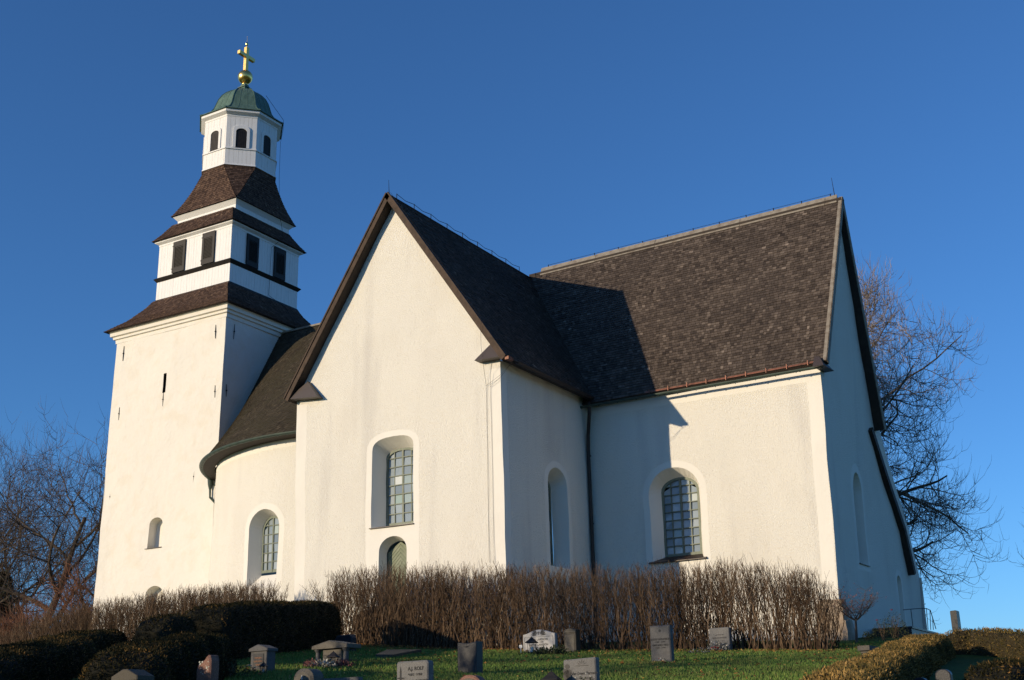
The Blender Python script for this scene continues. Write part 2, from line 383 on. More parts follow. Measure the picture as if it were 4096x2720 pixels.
# east gable wall
gE = lambda s, z, d: ch(sr(z)-d, s, z)
r1, r2, r3, r4 = chE(3519.6, 1729), chE(3574.7, 1900), chE(3591, 1941), chE(3646.5, 2116)
nEave, nBase = chE(3684, 2298), chE(3705, 2526); apx = chE(3346.7, 883.7); nk = chE(3512, 1725)
ga, gb, gc = chE(3448, 2241), chE(3484, 2259.5), chE(3436, 1895)
gcc, gww = (ga[0]+gb[0])/2, gb[0]-ga[0]; gz = (ga[1]+gb[1])/2
k0, k1, k2, k3 = chE(3599, 2328.6), chE(3617, 2328.6), chE(3607, 2303), chE(3614, 2526)
h5 = dict(o=arch(gcc, gww, gz-.05, gc[1], .75, e=1.7), inner=arch(gcc, gww*.6, gz+.1, gc[1]-.25, .6, e=1.7), d=.75)
h6 = dict(o=arch((k0[0]+k1[0])/2, k1[0]-k0[0], 5.3, k2[1], .38), inner=arch((k0[0]+k1[0])/2, (k1[0]-k0[0])*.9, 5.3, k2[1]-.1, .34), d=.4)
print('east gable', r1, r2, r4, nEave, nBase, apx, nk, (gcc, gww, gz), k0, k1, k2)
SL = (r4[1]-r1[1])/(r4[0]-r1[0])
rO = (ZR, 4.1)
wall(cw, gE, [(0, zb), (nBase[0], zb), (nEave[0], nEave[1]-.1), (r4[0]-.3, r4[1]-.25), (r1[0]-.1, r1[1]), (apx[0]-.35, ZR-.3), (0, 14.75)], [h5, h6],
     [arch(gcc, gww+.45, gz-.3, gc[1]+.35, .9, e=1.7), arch((k0[0]+k1[0])/2, k1[0]-k0[0]+.4, 3.6, k2[1]+.25, .5)])
nw = lambda s, z, d: ch(CL-s, nEave[0], z)
wall(cw, nw, [(0, zb), (12, zb), (12, nEave[1]-.1), (0, nEave[1]-.1)], [], [])
cw.build('chancel_wall', Wm, church, wob=True)
window(church, fC, cwc, cww*.74, czb+.22, czt-.30, cww*.24, .55, 4, 9, tilt=(.012, .02, .7))
window(church, gE, gcc, gww*.6, gz+.1, gc[1]-.25, .6, .75, 2, 8, e=1.7)
b = MB(); b.obox(fC(cwc-cww/2-.12, czb-.06, -.14), nE*(cww+.24), -nS*.75+Vector((0, 0, .28)), (0, 0, .035)); b.build('window_sill', M['pipe'], church)
b = MB(); b.obox(gE(gcc-gww/2-.05, gz-.1, -.05), -nS*(gww+.1), -nE*.8+Vector((0, 0, .2)), (0, 0, .03)); b.build('window_sill', M['pipe'], church)
b = MB(); b.obox(gE(k0[0], 5.3, .38), -nS*(k1[0]-k0[0]), -nE*.06, (0, 0, k2[1]-5.35)); b.build('vestry_door', M['smooth'], church)
# rough stones at the foot of the south-east corner
b = MB(); zz = 3.6
for i, (hh, ex, wd) in enumerate(((.85, .42, 1.35), (.95, .34, 1.15), (.75, .20, .95))):
    P = ch(sr(5)+ex-wd, -ex, zz); q = []
    vs = []
    n = 4
    for c in range(n+1):
        for a_ in range(n+1):
            for e_ in range(n+1):
                t = Vector((a_/n, e_/n, c/n)); 
                if 0 < a_ < n and 0 < e_ < n and 0 < c < n: vs.append(P); continue
                base = P+nE*(wd*t.x)+(-nS)*((wd-.25)*t.y)+Vector((0, 0, hh*t.z)); taper = .07*t.z
                ctr = P+nE*wd*.5-nS*.5*(wd-.25)+Vector((0, 0, hh*.5)); base = base.lerp(Vector((ctr.x, ctr.y, base.z)), taper)
                rr = (base-ctr); base -= rr*.06*max(0, (abs(t.x-.5)+abs(t.y-.5)+abs(t.z-.5))*2-1.9)
                vs.append(base+noise.noise_vector(base*1.8)*.07)
    idx = lambda c, a_, e_: (c*(n+1)+a_)*(n+1)+e_
    fs = []
    for a_ in range(n):
        for e_ in range(n):
            for lvl in (0, n):
                fs += [(idx(lvl, a_, e_), idx(lvl, a_+1, e_), idx(lvl, a_+1, e_+1), idx(lvl, a_, e_+1)), (idx(a_, lvl, e_), idx(a_+1, lvl, e_), idx(a_+1, lvl, e_+1), idx(a_, lvl, e_+1)), (idx(a_, e_, lvl), idx(a_+1, e_, lvl), idx(a_+1, e_+1, lvl), idx(a_, e_+1, lvl))]
    b.add(vs, fs); zz += hh-.02
b.build('corner_stones', M['sand'], church)

# --- round nave wall
NX, NY, NR, NZ = -12.5, 10.75, 8.75, 14.2
def fN(s, z, d):          # s = arc length from west, counter-clockwise seen from above
    a = math.pi+s/NR; r = NR+(14-z)*.012-d
    return Vector((NX+r*math.cos(a), NY+r*math.sin(a), z))
def nav(u, v):            # sight line on the cylinder
    d = ray(u, v); o = CAM-Vector((NX, NY, 0)); A = d.x**2+d.y**2; B = o.x*d.x+o.y*d.y; Cc = o.x**2+o.y**2-NR**2
    t = (-B-math.sqrt(max(0, B*B-A*Cc)))/A; P = CAM+d*t
    return ((math.atan2(P.y-NY, P.x-NX) % (2*math.pi)-math.pi)*NR, P.z)
n0, n1, n2, n3 = nav(1000, 2110), nav(1118.8, 2110), nav(1066, 2035.6), nav(1000, 2301); n4 = nav(1044.4, 2284)
print('nave window', n0, n1, n2, n3)
nc, nw_ = (n0[0]+n1[0])/2, n1[0]-n0[0]
h7 = dict(o=arch(nc, nw_, n4[1]-.75, n2[1], nw_*.42), inner=arch(nc, nw_*.78, n4[1]-.1, n2[1]-.22, nw_*.34), d=.62)
nv = MB(); wall(nv, fN, [(-.0, zb), (NR*math.pi*.75, zb), (NR*math.pi*.75, NZ), (0, NZ)], [h7], [arch(nc, nw_+.55, 3.6, n2[1]+.27, nw_*.55), [(0, NZ-.35), (NR*2.3, NZ-.35), (NR*2.3, NZ-.01), (0, NZ-.01)]], step=.4)
nv.build('nave_wall', Wm, church, wob=True)
window(church, fN, nc, nw_*.78, n4[1], n2[1]-.22, nw_*.34, .60, 4, 6)

# --- roofs
def kneeler(pts, d, name='kneeler'):
    p = [Vector(q) for q in pts]; d = Vector(d); n = 3
    b = MB(); back = [q-d for q in p]; front = [p[0]+d*.0, p[1]-d*.55, p[2]+d*.0]
    b.add(front+back, [(0, 1, 2), (5, 4, 3), (0, 3, 4, 1), (1, 4, 5, 2), (2, 5, 3, 0)]); return b.build(name, M['brownmetal'], church)
OV = -.4
TA = hy(1551, 774, OV); TL = hy(1141.6, 1599, OV); TR = hy(2021.7, 1427, OV)
# transept roof
b = MB(); YN = 11
for A_, B_ in ((TR, TA), (TL, TA)):
    q = [A_, Vector((A_.x, YN, A_.z)), Vector((B_.x, YN, B_.z)), B_]
    if A_ is TL: q = [q[0], q[3], q[2], q[1]]
    slab(b, q, .20)
b.build('transept_roof', M['roofwood'], church)
b = MB(); sl = (TA-TR).length
shingles(b, planar(TR, (TR.x, YN-.2, TR.z), TA, (TA.x, YN-.2, TA.z)), sl, lambda t: YN, w=(.08, .16))
b.build('transept_roof_shingles', M['shingle'], church)
b = MB(); shingles(b, planar((TL.x, YN-.2, TL.z), TL, (TA.x, YN-.2, TA.z), TA), (TA-TL).length, lambda t: YN, course=.3, w=(.3, .4)); b.build('transept_roof_shingles', M['shingle_moss'], church)
b = MB()                                     # barge boards
for A_, sg in ((TR, 1), (TL, -1)):
    dn = (TA-A_).normalized(); nn = Vector((dn.z, 0, -dn.x))*(1 if sg < 0 else 1)
    if nn.z > 0: nn = -nn
    b.obox(A_+Vector((0, -.05, 0))-nn*.03, (TA-A_), nn*.22, (0, .05, 0)); b.obox(A_+Vector((0, -.09, 0))-nn*.07, (TA-A_), nn*.06, (0, .11, 0))
b.build('barge_board', M['barge'], church)
k1_, k2_, k3_ = hy(1148, 1598, OV), hy(1217, 1521, OV), hy(1268, 1586, OV); kneeler([k1_, k2_, k3_], (0, OV, 0))
k1_, k2_, k3_ = hy(1897, 1442, OV), hy(1952, 1368, OV), hy(2006, 1424, OV); kneeler([k1_, k2_, k3_], (0, OV, 0))

# chancel roof
eS = ch(0, -.36, 14.80); OE = .40
def cs(s, n, z): return ch(s, n, z)
RN = 4.15; SX = -5.0; EXs = sr(14.5)+OE
s00, s10, s01, s11 = ch(SX, -.36, 14.80), ch(EXs, -.36, 14.80), ch(SX, RN, ZR+.08), ch(EXs, RN, ZR+.08)
def chX(u, v): P = hp(u, v, ch(EXs, 0, 0), nE); return (-(P-ch(EXs, 0, 0)).dot(nS), P.z)
Nk = chX(3541, 1718)
n10, n00 = ch(EXs, Nk[0], Nk[1]), ch(SX, Nk[0], Nk[1])
b = MB(); slab(b, [s00, s10, s11, s01], .2); slab(b, [n10, n00, s01, s11], .2)
b.build('chancel_roof', M['roofwood'], church)
b = MB(); shingles(b, planar(s00+nE*4.6, s10-nE*.12, s01, s11-nE*.12), (s11-s10).length, lambda t: EXs+.4, w=(.09, .17)); b.build('chancel_roof_shingles', M['shingle'], church)
b = MB(); shingles(b, planar(n10, n00, s11, s01), (s11-n10).length, lambda t: 15, course=.3, w=(.3, .45)); b.build('chancel_roof_shingles', M['shingle'], church)
b = MB()
for P0, P1 in ((s10, s11), (n10, s11)):
    dn = (P1-P0).normalized(); nn = dn.cross(nE); nn = nn if nn.z < 0 else -nn
    b.obox(P0-nn*.06-nE*.13, P1-P0, nn*.07, nE*.16); b.obox(P0+nE*.0-nn*.06, P1-P0, nn*.24, nE*.035)
b.build('barge_board', M['greywood'], church)
b = MB()                                     # ridge boards in lengths
s = SX+.6
while s < EXs-.2:
    l = min(random.uniform(2.6, 4.2), EXs-.2-s); z = ZR+.10+random.uniform(-.01, .015)
    for sg in (-1, 1): b.obox(ch(s+.01, RN, z+.12), nE*(l-.02), -nS*(-sg*.17)+Vector((0, 0, -.35)), Vector((0, 0, .07)))
    s += l
b.build('ridge_board', M['greywood'], church)
# kneelers of the chancel gable
q = lambda u, v: ch(EXs-.02, *chE(u, v)) if 0 else None
def eP(u, v): return hp(u, v, ch(EXs, 0, 0), nE)
kneeler([eP(3294, 1458), eP(3300, 1420), eP(3337, 1484)], nE*.42)
0 and kneeler([eP(3504, 1716), eP(3512, 1660), eP(3541, 1722)], nE*.42)
# vestry lean-to roof (north)
b = MB(); q = [ch(EXs-.25, *chX(3517, 1705)), ch(EXs-.25, *chX(3580, 1905)), ch(EXs-.25, *chX(3649, 2112)), ch(EXs-.25, *chX(3689, 2290))]
for i in range(3):
    A_, B_ = q[i+1], q[i]; slab(b, [A_, A_-nE*13, B_-nE*13, B_], .28)
b.build('vestry_roof', M['roofwood'], church)
# gutters
def gutter(path, r=.085, mi=0, name='gutter', m=None, brackets=True):
    b = MB(); n = len(path); vs = []; k = 6
    for i, P in enumerate(path):
        t = (path[min(i+1, n-1)]-path[max(i-1, 0)]).normalized(); a = t.cross(Vector((0, 0, 1))).normalized()
        for j in range(k+1):
            w = math.pi*j/k; vs.append(P+a*math.cos(w)*r-Vector((0, 0, 1))*math.sin(w)*r)
        for j in range(k+1):
            w = math.pi*(k-j)/k; vs.append(P+a*math.cos(w)*(r-.012)-Vector((0, 0, 1))*math.sin(w)*(r-.012))
    m_ = 2*(k+1); fs = [(i*m_+j, (i+1)*m_+j, (i+1)*m_+(j+1) % m_, i*m_+(j+1) % m_) for i in range(n-1) for j in range(m_)]
    fs += [tuple(range(m_)), tuple(range((n-1)*m_, n*m_))]; b.add(vs, fs)
    for i in range(0, n, max(1, int(.9/max(.01, (path[1]-path[0]).length)))):
        P = path[i]; b.tube([P+Vector((0, 0, -r-.012)), P+Vector((0, 0, -r+.002))], r*.35, 6)
    return b.build(name, m or M['gutter'], church)
gp = [ch(.05+i*(EXs-.2)/24, -.50, 14.70-.004*i) for i in range(25)]
gutter(gp)
b = MB(); b.obox(ch(3.0, -.40, 14.80), nE*(EXs-3.3), -nS*.02+Vector((0, 0, .015)), Vector((0, 0, .07))-nS*.03)
for i in range(9): b.obox(ch(3.2+i*.83, -.43, 14.74), nE*.03, nS*.012, (0, 0, .19))
b.build('copper_flashing', M['copper'], church)
gp = [Vector((.55, .2+i*(6.15)/16, 14.98)) for i in range(17)]; gp = [Vector((p.x+.1, p.y, p.z)) for p in gp]
gutter(gp, m=M['pipe'])
b = MB(); b.obox((.5, -.42, 14.95), (.0, .35, 0), (.16, 0, 0), (0, 0, .12)); b.build('gutter_end', M['copper'], church)
b = MB(); c0 = Vector((.42, 6.43, 14.85)); b.tube([c0, c0+Vector((-.02, .03, -.5)), Vector((.22, 6.62, 13.5)), Vector((.18, 6.66, 12.9)), Vector((.20, 6.68, 4.6))], .075, 10)
for z in (12.6, 9.8, 7): b.tube([(.20, 6.67, z), (.20, 6.67, z+.05)], .09, 10)
b.build('downpipe', M['pipe'], church, smooth=False)
# nave roof: straight rafters from a level ridge down to the round eave
ER = NR+.62; EZ = NZ+.12
def nroof(a, t):
    x = -20.72+a*(-9.4+20.72); dy = math.sqrt(max(.02, ER*ER-(x-NX)**2)); y0 = NY-dy
    P = Vector((x, y0, EZ)); Q = Vector((x, NY+.2, ZR-.05)); return P.lerp(Q, t)-Vector((0, 0, .35*math.sin(math.pi*t)*0))
b = MB(); n = 40; vs = []
for i in range(n+1):
    for t in (0, .33, .66, 1): vs.append(nroof(i/n, t))
for i in range(n+1):
    P = nroof(i/n, 0); vs.append(P-Vector((0, 0, .12)))
for i in range(n+1):
    P = nroof(i/n, 0); vs.append(Vector((P.x*.95+NX*.05, P.y*.93+NY*.07, P.z-.16)))
fs = [(i*4+j, (i+1)*4+j, (i+1)*4+j+1, i*4+j+1) for i in range(n) for j in range(3)]
o = 4*(n+1); fs += [(i*4, o+i, o+i+1, (i+1)*4) for i in range(n)]+[(o+i, o+n+1+i, o+n+2+i, o+i+1) for i in range(n)]
b.add(vs, fs)
# west part of the eave beyond the tower face
def wst(a, t):
    th = math.pi+a*(math.acos((-20.72-NX)/-ER)); P = Vector((NX+ER*math.cos(th), NY+ER*math.sin(th), EZ)); Q = Vector((-20.72, P.y+.9, EZ+1.3)); return P.lerp(Q, t)
vs = [wst(i/12, t) for i in range(13) for t in (0, 1)]+[wst(i/12, 0)-Vector((0, 0, .14)) for i in range(13)]+[wst(i/12, 0)*1+Vector((.7, .25, -.16)) for i in range(13)]
b.add(vs, [(2*i, 2*i+2, 2*i+3, 2*i+1) for i in range(12)]+[(2*i, 26+i, 27+i, 2*i+2) for i in range(12)]+[(26+i, 39+i, 40+i, 27+i) for i in range(12)])
b.add([(-20.72, NY+.2, ZR-.05), (-9, NY+.2, ZR-.05), (-9, NY+8, 15), (-20.72, NY+8, 15)], [(0, 1, 2, 3)])
b.build('nave_roof', M['roofwood'], church)
b = MB(); shingles(b, nroof, 10.0, lambda t: 12.5, course=.14, w=(.09, .16)); shingles(b, wst, 1.4, lambda t: 3.2, course=.14, w=(.1, .15)); b.build('nave_roof_shingles', M['shingle_moss'], church)
b = MB(); b.obox((-20.7, NY+.08, ZR-.08), (15.7, 0, 0), (0, .22, 0), (0, 0, .10)); b.build('ridge_board', M['greywood'], church)
gp = [Vector((NX+(ER+.07)*math.cos(a), NY+(ER+.07)*math.sin(a), EZ-.05)) for a in [math.pi+.47+i*.055 for i in range(26)]]
gutter(gp, r=.11)
b = MB(); g0 = gp[0]; gi = Vector((NX-g0.x, NY-g0.y, 0)).normalized(); b.tube([g0+Vector((0, 0, -.03)), g0+Vector((0, 0, -.30)), g0+Vector((0, 0, -.55))], [.15, .12, .06], 8)
w_ = g0+gi*.50; b.tube([g0+Vector((0, 0, -.5)), g0+gi*.02+Vector((0, 0, -.95)), w_+Vector((0, 0, -1.45)), w_+gi*(-.02)+Vector((0, 0, -2.0)), Vector((w_.x, w_.y, 4.5))], .055, 8)
b.tube([g0+Vector((0, 0, -.32)), w_+Vector((0, 0, -.36))], .03, 6)
b.build('downpipe', M['gutter'], church)

# --- tower
TX0, TX1, TY0, TY1 = -28.78, -20.66, 6.67, 14.88; TZ = 23.0
tw = MB()
fT = lambda s, z, d: Vector((s, TY0+d-(TZ-z)*.006, z))
t0, t1, t2, t3 = hy(599, 2092, TY0), hy(651.9, 2084, TY0), hy(630, 2070, TY0), hy(620, 2190, TY0)
h8 = dict(o=arch((t0.x+t1.x)/2, t1.x-t0.x, t3.z, t2.z, .35), inner=arch((t0.x+t1.x)/2-.02, (t1.x-t0.x)*.96, t3.z+.05, t2.z-.06, .33), d=.5, back=True)
u0, u1, u2 = hy(584, 2372, TY0), hy(658, 2372, TY0), hy(624.6, 2342.8, TY0)
h9 = dict(o=arch((u0.x+u1.x)/2, u1.x-u0.x, 6.6, u2.z, .5), inner=arch((u0.x+u1.x)/2, (u1.x-u0.x)*.95, 6.6, u2.z-.05, .47), d=.5, back=True)
v0, v1 = hy(656, 1495, TY0), hy(668, 1567, TY0)
h10 = dict(o=[(v0.x, v1.z), (v0.x+.22, v1.z), (v0.x+.24, v0.z), (v0.x+.02, v0.z)], inner=[(v0.x+.03, v1.z+.03), (v0.x+.19, v1.z+.03), (v0.x+.21, v0.z-.03), (v0.x+.05, v0.z-.03)], d=.6, back=True, mi=2)
wall(tw, fT, [(TX0-.02, 4), (TX1-.08, 4), (TX1, TZ), (TX0, TZ)], [h8, h9, h10], [], step=.4)
fTE = lambda s, z, d: Vector((TX1-d-(TZ-z)*.004, s, z))
wall(tw, fTE, [(TY0-.1, 4), (TY1, 4), (TY1, TZ), (TY0, TZ)], [], [], step=.4)
fTW = lambda s, z, d: Vector((TX0, s, z))
wall(tw, fTW, [(TY0-.1, 4), (TY1, 4), (TY1, TZ), (TY0, TZ)], [], [], step=.8)
wall(tw, lambda s, z, d: Vector((s, TY1, z)), [(TX0, 4), (TX1, 4), (TX1, TZ), (TX0, TZ)], [], [], step=.8)
def wob2(P): return P
tw.build('tower_wall', [M['tower'], M['tower'], M['black']], church, wob=True)
b = MB(); b.obox((t0.x-.12, TY0-.12, t3.z-.05), (t1.x-t0.x+.2, 0, 0), (0, .5, .07), (0, 0, .03)); b.build('niche_sill', M['pipe'], church)
def anchor(P, L, east=False):
    b = MB(); k = Vector((0, 0, 1)); o = Vector((.03, 0, 0)) if east else Vector((0, -.03, 0))
    P = wobble(P)+o; tl = random.uniform(-.03, .03); t = Vector((0, tl, 0)) if east else Vector((tl, 0, 0))
    b.tube([P+k*L/2+t, P+o*.3, P-k*L/2-t], [.018, .028, .018], 4); b.tube([P-o, P+o*1.5], .032, 6)
    b.build('wall_anchor', M['iron'], church)
for (x, ya, yb_) in ((497, 750, 781), (285, 799, 832), (276, 939, 968), (497, 888, 916), (254, 1131, 1160), (448, 1084, 1114), (438, 1302, 1335), (235, 1335, 1370), (377, 905, 936)):
    P = hy(x*K, (ya+yb_)/2*K, TY0); Q = hy(x*K, ya*K, TY0); anchor(P, 2*(Q.z-P.z))
for (x, ya, yb_) in ((538, 747, 782), (521, 886, 914)):
    P = hx(x*K, (ya+yb_)/2*K, TX1); Q = hx(x*K, ya*K, TX1); anchor(P, 2*(Q.z-P.z), True)
TCX, TCY = (TX0+TX1)/2, (TY0+TY1)/2
def ringbox(b, cx, cy, h0, z0, h1, z1, inner=None, mi=0, oct_=False):   # frustum shell
    if oct_:
        t = math.tan(math.pi/8); P = [(t, -1), (1, -t), (1, t), (t, 1), (-t, 1), (-1, t), (-1, -t), (-t, -1)]
    else: P = [(1, -1), (1, 1), (-1, 1), (-1, -1)]
    n = len(P); vs = [(cx+a*h0, cy+c*h0, z0) for a, c in P]+[(cx+a*h1, cy+c*h1, z1) for a, c in P]
    b.add(vs, [(i, (i+1) % n, n+(i+1) % n, n+i) for i in range(n)]+[tuple(range(n, 2*n)), tuple(range(n))[::-1]], mi)
b = MB()
for (ha, za, hb, zb_) in ((4.13, TZ-.18, 4.14, TZ+.02), (4.14, TZ+.02, 4.24, TZ+.05), (4.24, TZ+.05, 4.25, TZ+.17), (4.25, TZ+.17, 4.36, TZ+.21), (4.36, TZ+.21, 4.37, TZ+.40), (4.37, TZ+.40, 4.48, TZ+.5)):
    ringbox(b, TCX, TCY, ha, za, hb, zb_)
b.build('tower_cornice', M['tower'], church)
def skirt(name, cx, cy, prof, course, m, w=(.09, .15), oct_top=None):
    """four (hipped) shingled slopes; prof = [(half width, z), ...] from eave up"""
    b = MB(); bb = MB()
    for i in range(len(prof)-1): ringbox(bb, cx, cy, prof[i][0]-.03, prof[i][1]-.02, prof[i+1][0]-.03, prof[i+1][1]-.02)
    o = bb.build(name, M['roofwood'], church)
    L = sum(math.hypot(prof[i+1][0]-prof[i][0], prof[i+1][1]-prof[i][1]) for i in range(len(prof)-1))
    def at(t):
        d = t*L
        for i in range(len(prof)-1):
            l = math.hypot(prof[i+1][0]-prof[i][0], prof[i+1][1]-prof[i][1])
            if d <= l+1e-6 or i == len(prof)-2: k = d/l; return prof[i][0]+(prof[i+1][0]-prof[i][0])*k, prof[i][1]+(prof[i+1][1]-prof[i][1])*k
            d -= l
    for (ax, ay, bx_, by_) in ((-1, -1, 1, -1), (1, -1, 1, 1), (1, 1, -1, 1), (-1, 1, -1, -1)):
        def sf(a, t):
            h, z = at(t); return Vector((cx+(ax+(bx_-ax)*a)*h, cy+(ay+(by_-ay)*a)*h, z))
        shingles(b, sf, L, lambda t: 2*at(t)[0], course=course, w=w, lift=.03)
    b.build('shingles', m, o)
    return o
skirt('tower_roof', TCX, TCY, [(4.62, TZ+.47), (3.75, TZ+1.2), (3.1, TZ+2.0), (2.84, TZ+2.45)], .15, M['shingle_red'])
BX, BY, BH = -24.692, 10.815, 2.78
# belfry stage: vertical boards as real boards
def boards(name, cx, cy, h, z0, z1, w=.22, faces=((0, -1), (1, 0), (0, 1), (-1, 0)), L=None, th=.03, top=None):
    b = MB()
    for (nx_, ny_) in faces:
        n = Vector((nx_, ny_, 0)); t = Vector((-ny_, nx_, 0)); l = L or h; x = -l
        while x < l-.001:
            ww_ = min(w*random.uniform(.85, 1.15), l-x); 
            if l-x-ww_ < .08: ww_ = l-x
            o = Vector((cx, cy, z0))+n*(h-th+random.uniform(0, .006))+t*(x+.004); b.obox(o, t*(ww_-.008), n*th, (0, 0, z1-z0)); x += ww_
    return b.build(name, M['board'], church)
b = MB(); ringbox(b, BX, BY, BH-.04, 25.3, BH-.04, 28.85); b.build('belfry_core', M['board'], church)
boards('belfry_wall', BX, BY, BH, 25.42, 28.8)
b = MB(); ringbox(b, BX, BY, BH+.02, 26.58, BH+.16, 26.76); ringbox(b, BX, BY, BH+.16, 26.76, BH+.03, 26.86)
b.build('string_course', M['black'], church)
b = MB(); ringbox(b, BX, BY, BH+.10, 25.36, BH+.02, 25.52); b.build('lead_flashing', M['iron'], church)
def shutter(o, t, n, w, h):
    b = MB(); o = Vector(o)
    b.obox(o, t*w, n*.05, (0, 0, h)); ia, ib, za, zb_ = .17*w, .83*w, .17*h, .83*h
    b2 = MB()
    m = 15
    b.obox(o+n*.05, t*ia, n*.03, (0, 0, h)); b.obox(o+n*.05+t*ib, t*(w-ib), n*.03, (0, 0, h)); b.obox(o+n*.05+t*ia, t*(ib-ia), n*.03, (0, 0, za)); b.obox(o+n*.05+t*ia+Vector((0, 0, zb_)), t*(ib-ia), n*.03, (0, 0, h-zb_))
    s_ = b.build('shutter', M['black'], church)
    for i in range(m): b2.obox(o+n*.052+t*ia+Vector((0, 0, za+(zb_-za)*i/m+.02)), t*(ib-ia), n*.045+Vector((0, 0, -.03)), (0, 0, .012))
    b2.build('louvre', M['black'], s_)
    for zz in (.12, .85): b3 = MB(); b3.obox(o+n*.08+Vector((0, 0, h*zz))-t*.04, t*.10, n*.02, (0, 0, .05)); b3.build('hinge', M['iron'], s_)
for x in (-26.28, -24.04): shutter((x, BY-BH-.01, 26.88), Vector((1, 0, 0)), Vector((0, -1, 0)), .94, 1.88)
for y in (9.2, 11.46): shutter((BX+BH+.01, y, 26.86), Vector((0, 1, 0)), Vector((1, 0, 0)), .95, 1.86)
b = MB()
for (ha, za, hb, zb_) in ((BH+.02, 28.76, BH+.03, 28.86), (BH+.03, 28.86, BH+.10, 28.90), (BH+.10, 28.90, BH+.20, 28.96), (BH+.20, 28.96, BH+.21, 29.03)): ringbox(b, BX, BY, ha, za, hb, zb_)
b.build('belfry_cornice', M['board'], church)
skirt('belfry_roof', BX, BY, [(3.1, 29.04), (2.75, 29.5), (2.32, 30.2)], .14, M['shingle_red'])
UX, UY = -24.56, 10.88
b = MB(); ringbox(b, UX, UY, 2.24, 30.1, 2.24, 30.42); ringbox(b, UX, UY, 2.25, 30.42, 2.32, 30.50); ringbox(b, UX, UY, 2.32, 30.50, 2.46, 30.66); b.build('attic_band', M['board'], church)
# curved spire base: square to octagon
OX, OY, OA = -24.45, 10.95, 2.08
tt = math.tan(math.pi/8)
def spire_at(t):
    z = 30.66+t*(33.36-30.66); h = 2.50-(2.50-1.68)*(1-(1-t)**2.3)      # concave profile
    h = OA*.985+(2.52-OA*.985)*(1-t)**2.2 if True else h
    c = tt+(1-tt)*(1-min(1, t/.9))**.85                 # half width of the flat relative to h
    return h, c, z
b = MB(); bb = MB()
for fi, (nx_, ny_) in enumerate(((0, -1), (1, 0), (0, 1), (-1, 0))):
    n = Vector((nx_, ny_, 0)); tv = Vector((-ny_, nx_, 0)); n2 = (n+tv).normalized()
    def cen(t): return Vector((UX, UY, 0)).lerp(Vector((OX, OY, 0)), t)
    def main(a, t):
        h, c, z = spire_at(t); return cen(t)+n*h+tv*(h*c*(2*a-1))+Vector((0, 0, z))
    def diag(a, t):
        h, c, z = spire_at(t); P = cen(t)+n*h+tv*(h*c); Q = cen(t)+tv*h+n*(h*c); return P.lerp(Q, a)+Vector((0, 0, z))
    shingles(b, main, 3.1, lambda t: 2*spire_at(t)[0]*spire_at(t)[1], course=.15, w=(.10, .17))
    shingles(b, diag, 3.0, lambda t: spire_at(t)[0]*(1-spire_at(t)[1])*1.414, course=.15, w=(.10, .17))
    for sf in (main, diag):
        for i in range(8):
            bb.add([sf(0, i/8)-n*.04, sf(1, i/8)-n*.04, sf(1, (i+1)/8)-n*.04, sf(0, (i+1)/8)-n*.04], [(0, 1, 2, 3)])
o = bb.build('spire_base', M['roofwood'], church); b.build('shingles', M['shingle_red'], o)
b = MB(); ringbox(b, OX, OY, OA+.05, 33.30, OA+.02, 33.40, oct_=True); ringbox(b, OX, OY, OA-.03, 33.34, OA-.03, 36.6, oct_=True); b.build('lantern_core', M['board'], church)
b = MB(); ringbox(b, OX, OY, OA+.06, 34.32, OA+.06, 34.38, oct_=True); ringbox(b, OX, OY, OA+.03, 34.38, OA+.02, 34.44, oct_=True); b.build('lantern_sill_band', M['board'], church)
oc = []
for i in range(8):
    a = -math.pi/2+i*math.pi/4; oc.append((math.cos(a), math.sin(a)))
bo = boards('lantern_wall', OX, OY, OA, 33.36, 36.5, w=.24, faces=oc, L=OA*tt)
for i in (0, 1, 2, 7):
    n = Vector((*oc[i], 0)); t = Vector((-n.y, n.x, 0)); P = Vector((OX, OY, 0))+n*(OA+.004)
    fw = lambda s, z, d: P+t*s+Vector((0, 0, z))-n*d
    b = MB(); o1 = arch(0, .62, 34.42, 35.66, .2, 12); o0 = arch(0, .94, 34.42, 35.86, .26, 12); m = len(o1)
    vs = [fw(p_[0], p_[1], -.05) for p_ in o0]+[fw(p_[0], p_[1], -.05) for p_ in o1]+[fw(p_[0], p_[1], .0) for p_ in o0]+[fw(p_[0], p_[1], .0) for p_ in o1]
    fs = []
    for j in range(m): k_ = (j+1) % m; fs += [(j, k_, m+k_, m+j), (2*m+j, 2*m+k_, k_, j), (m+j, m+k_, 3*m+k_, 3*m+j)]
    b.add(vs, fs); fr_ = b.build('lantern_window', M['board'], church)
    b = MB(); b.add([fw(p_[0], p_[1], -.008) for p_ in o1], [tuple(range(m))])
    for j in range(6): x = -.26+j*.105; b.add([fw(x, 34.42, -.02), fw(x+.085, 34.42, -.02), fw(x+.085, 35.5, -.02), fw(x, 35.5, -.02)], [(0, 1, 2, 3)])
    b.build('hatch', M['black'], fr_)
b = MB()
for (ha, za, hb, zb_) in ((OA+.02, 36.42, OA+.03, 36.52), (OA+.03, 36.52, OA+.14, 36.58), (OA+.14, 36.58, OA+.24, 36.64), (OA+.24, 36.64, OA+.25, 36.78)): ringbox(b, OX, OY, ha, za, hb, zb_, oct_=True)
b.build('lantern_cornice', M['board'], church)
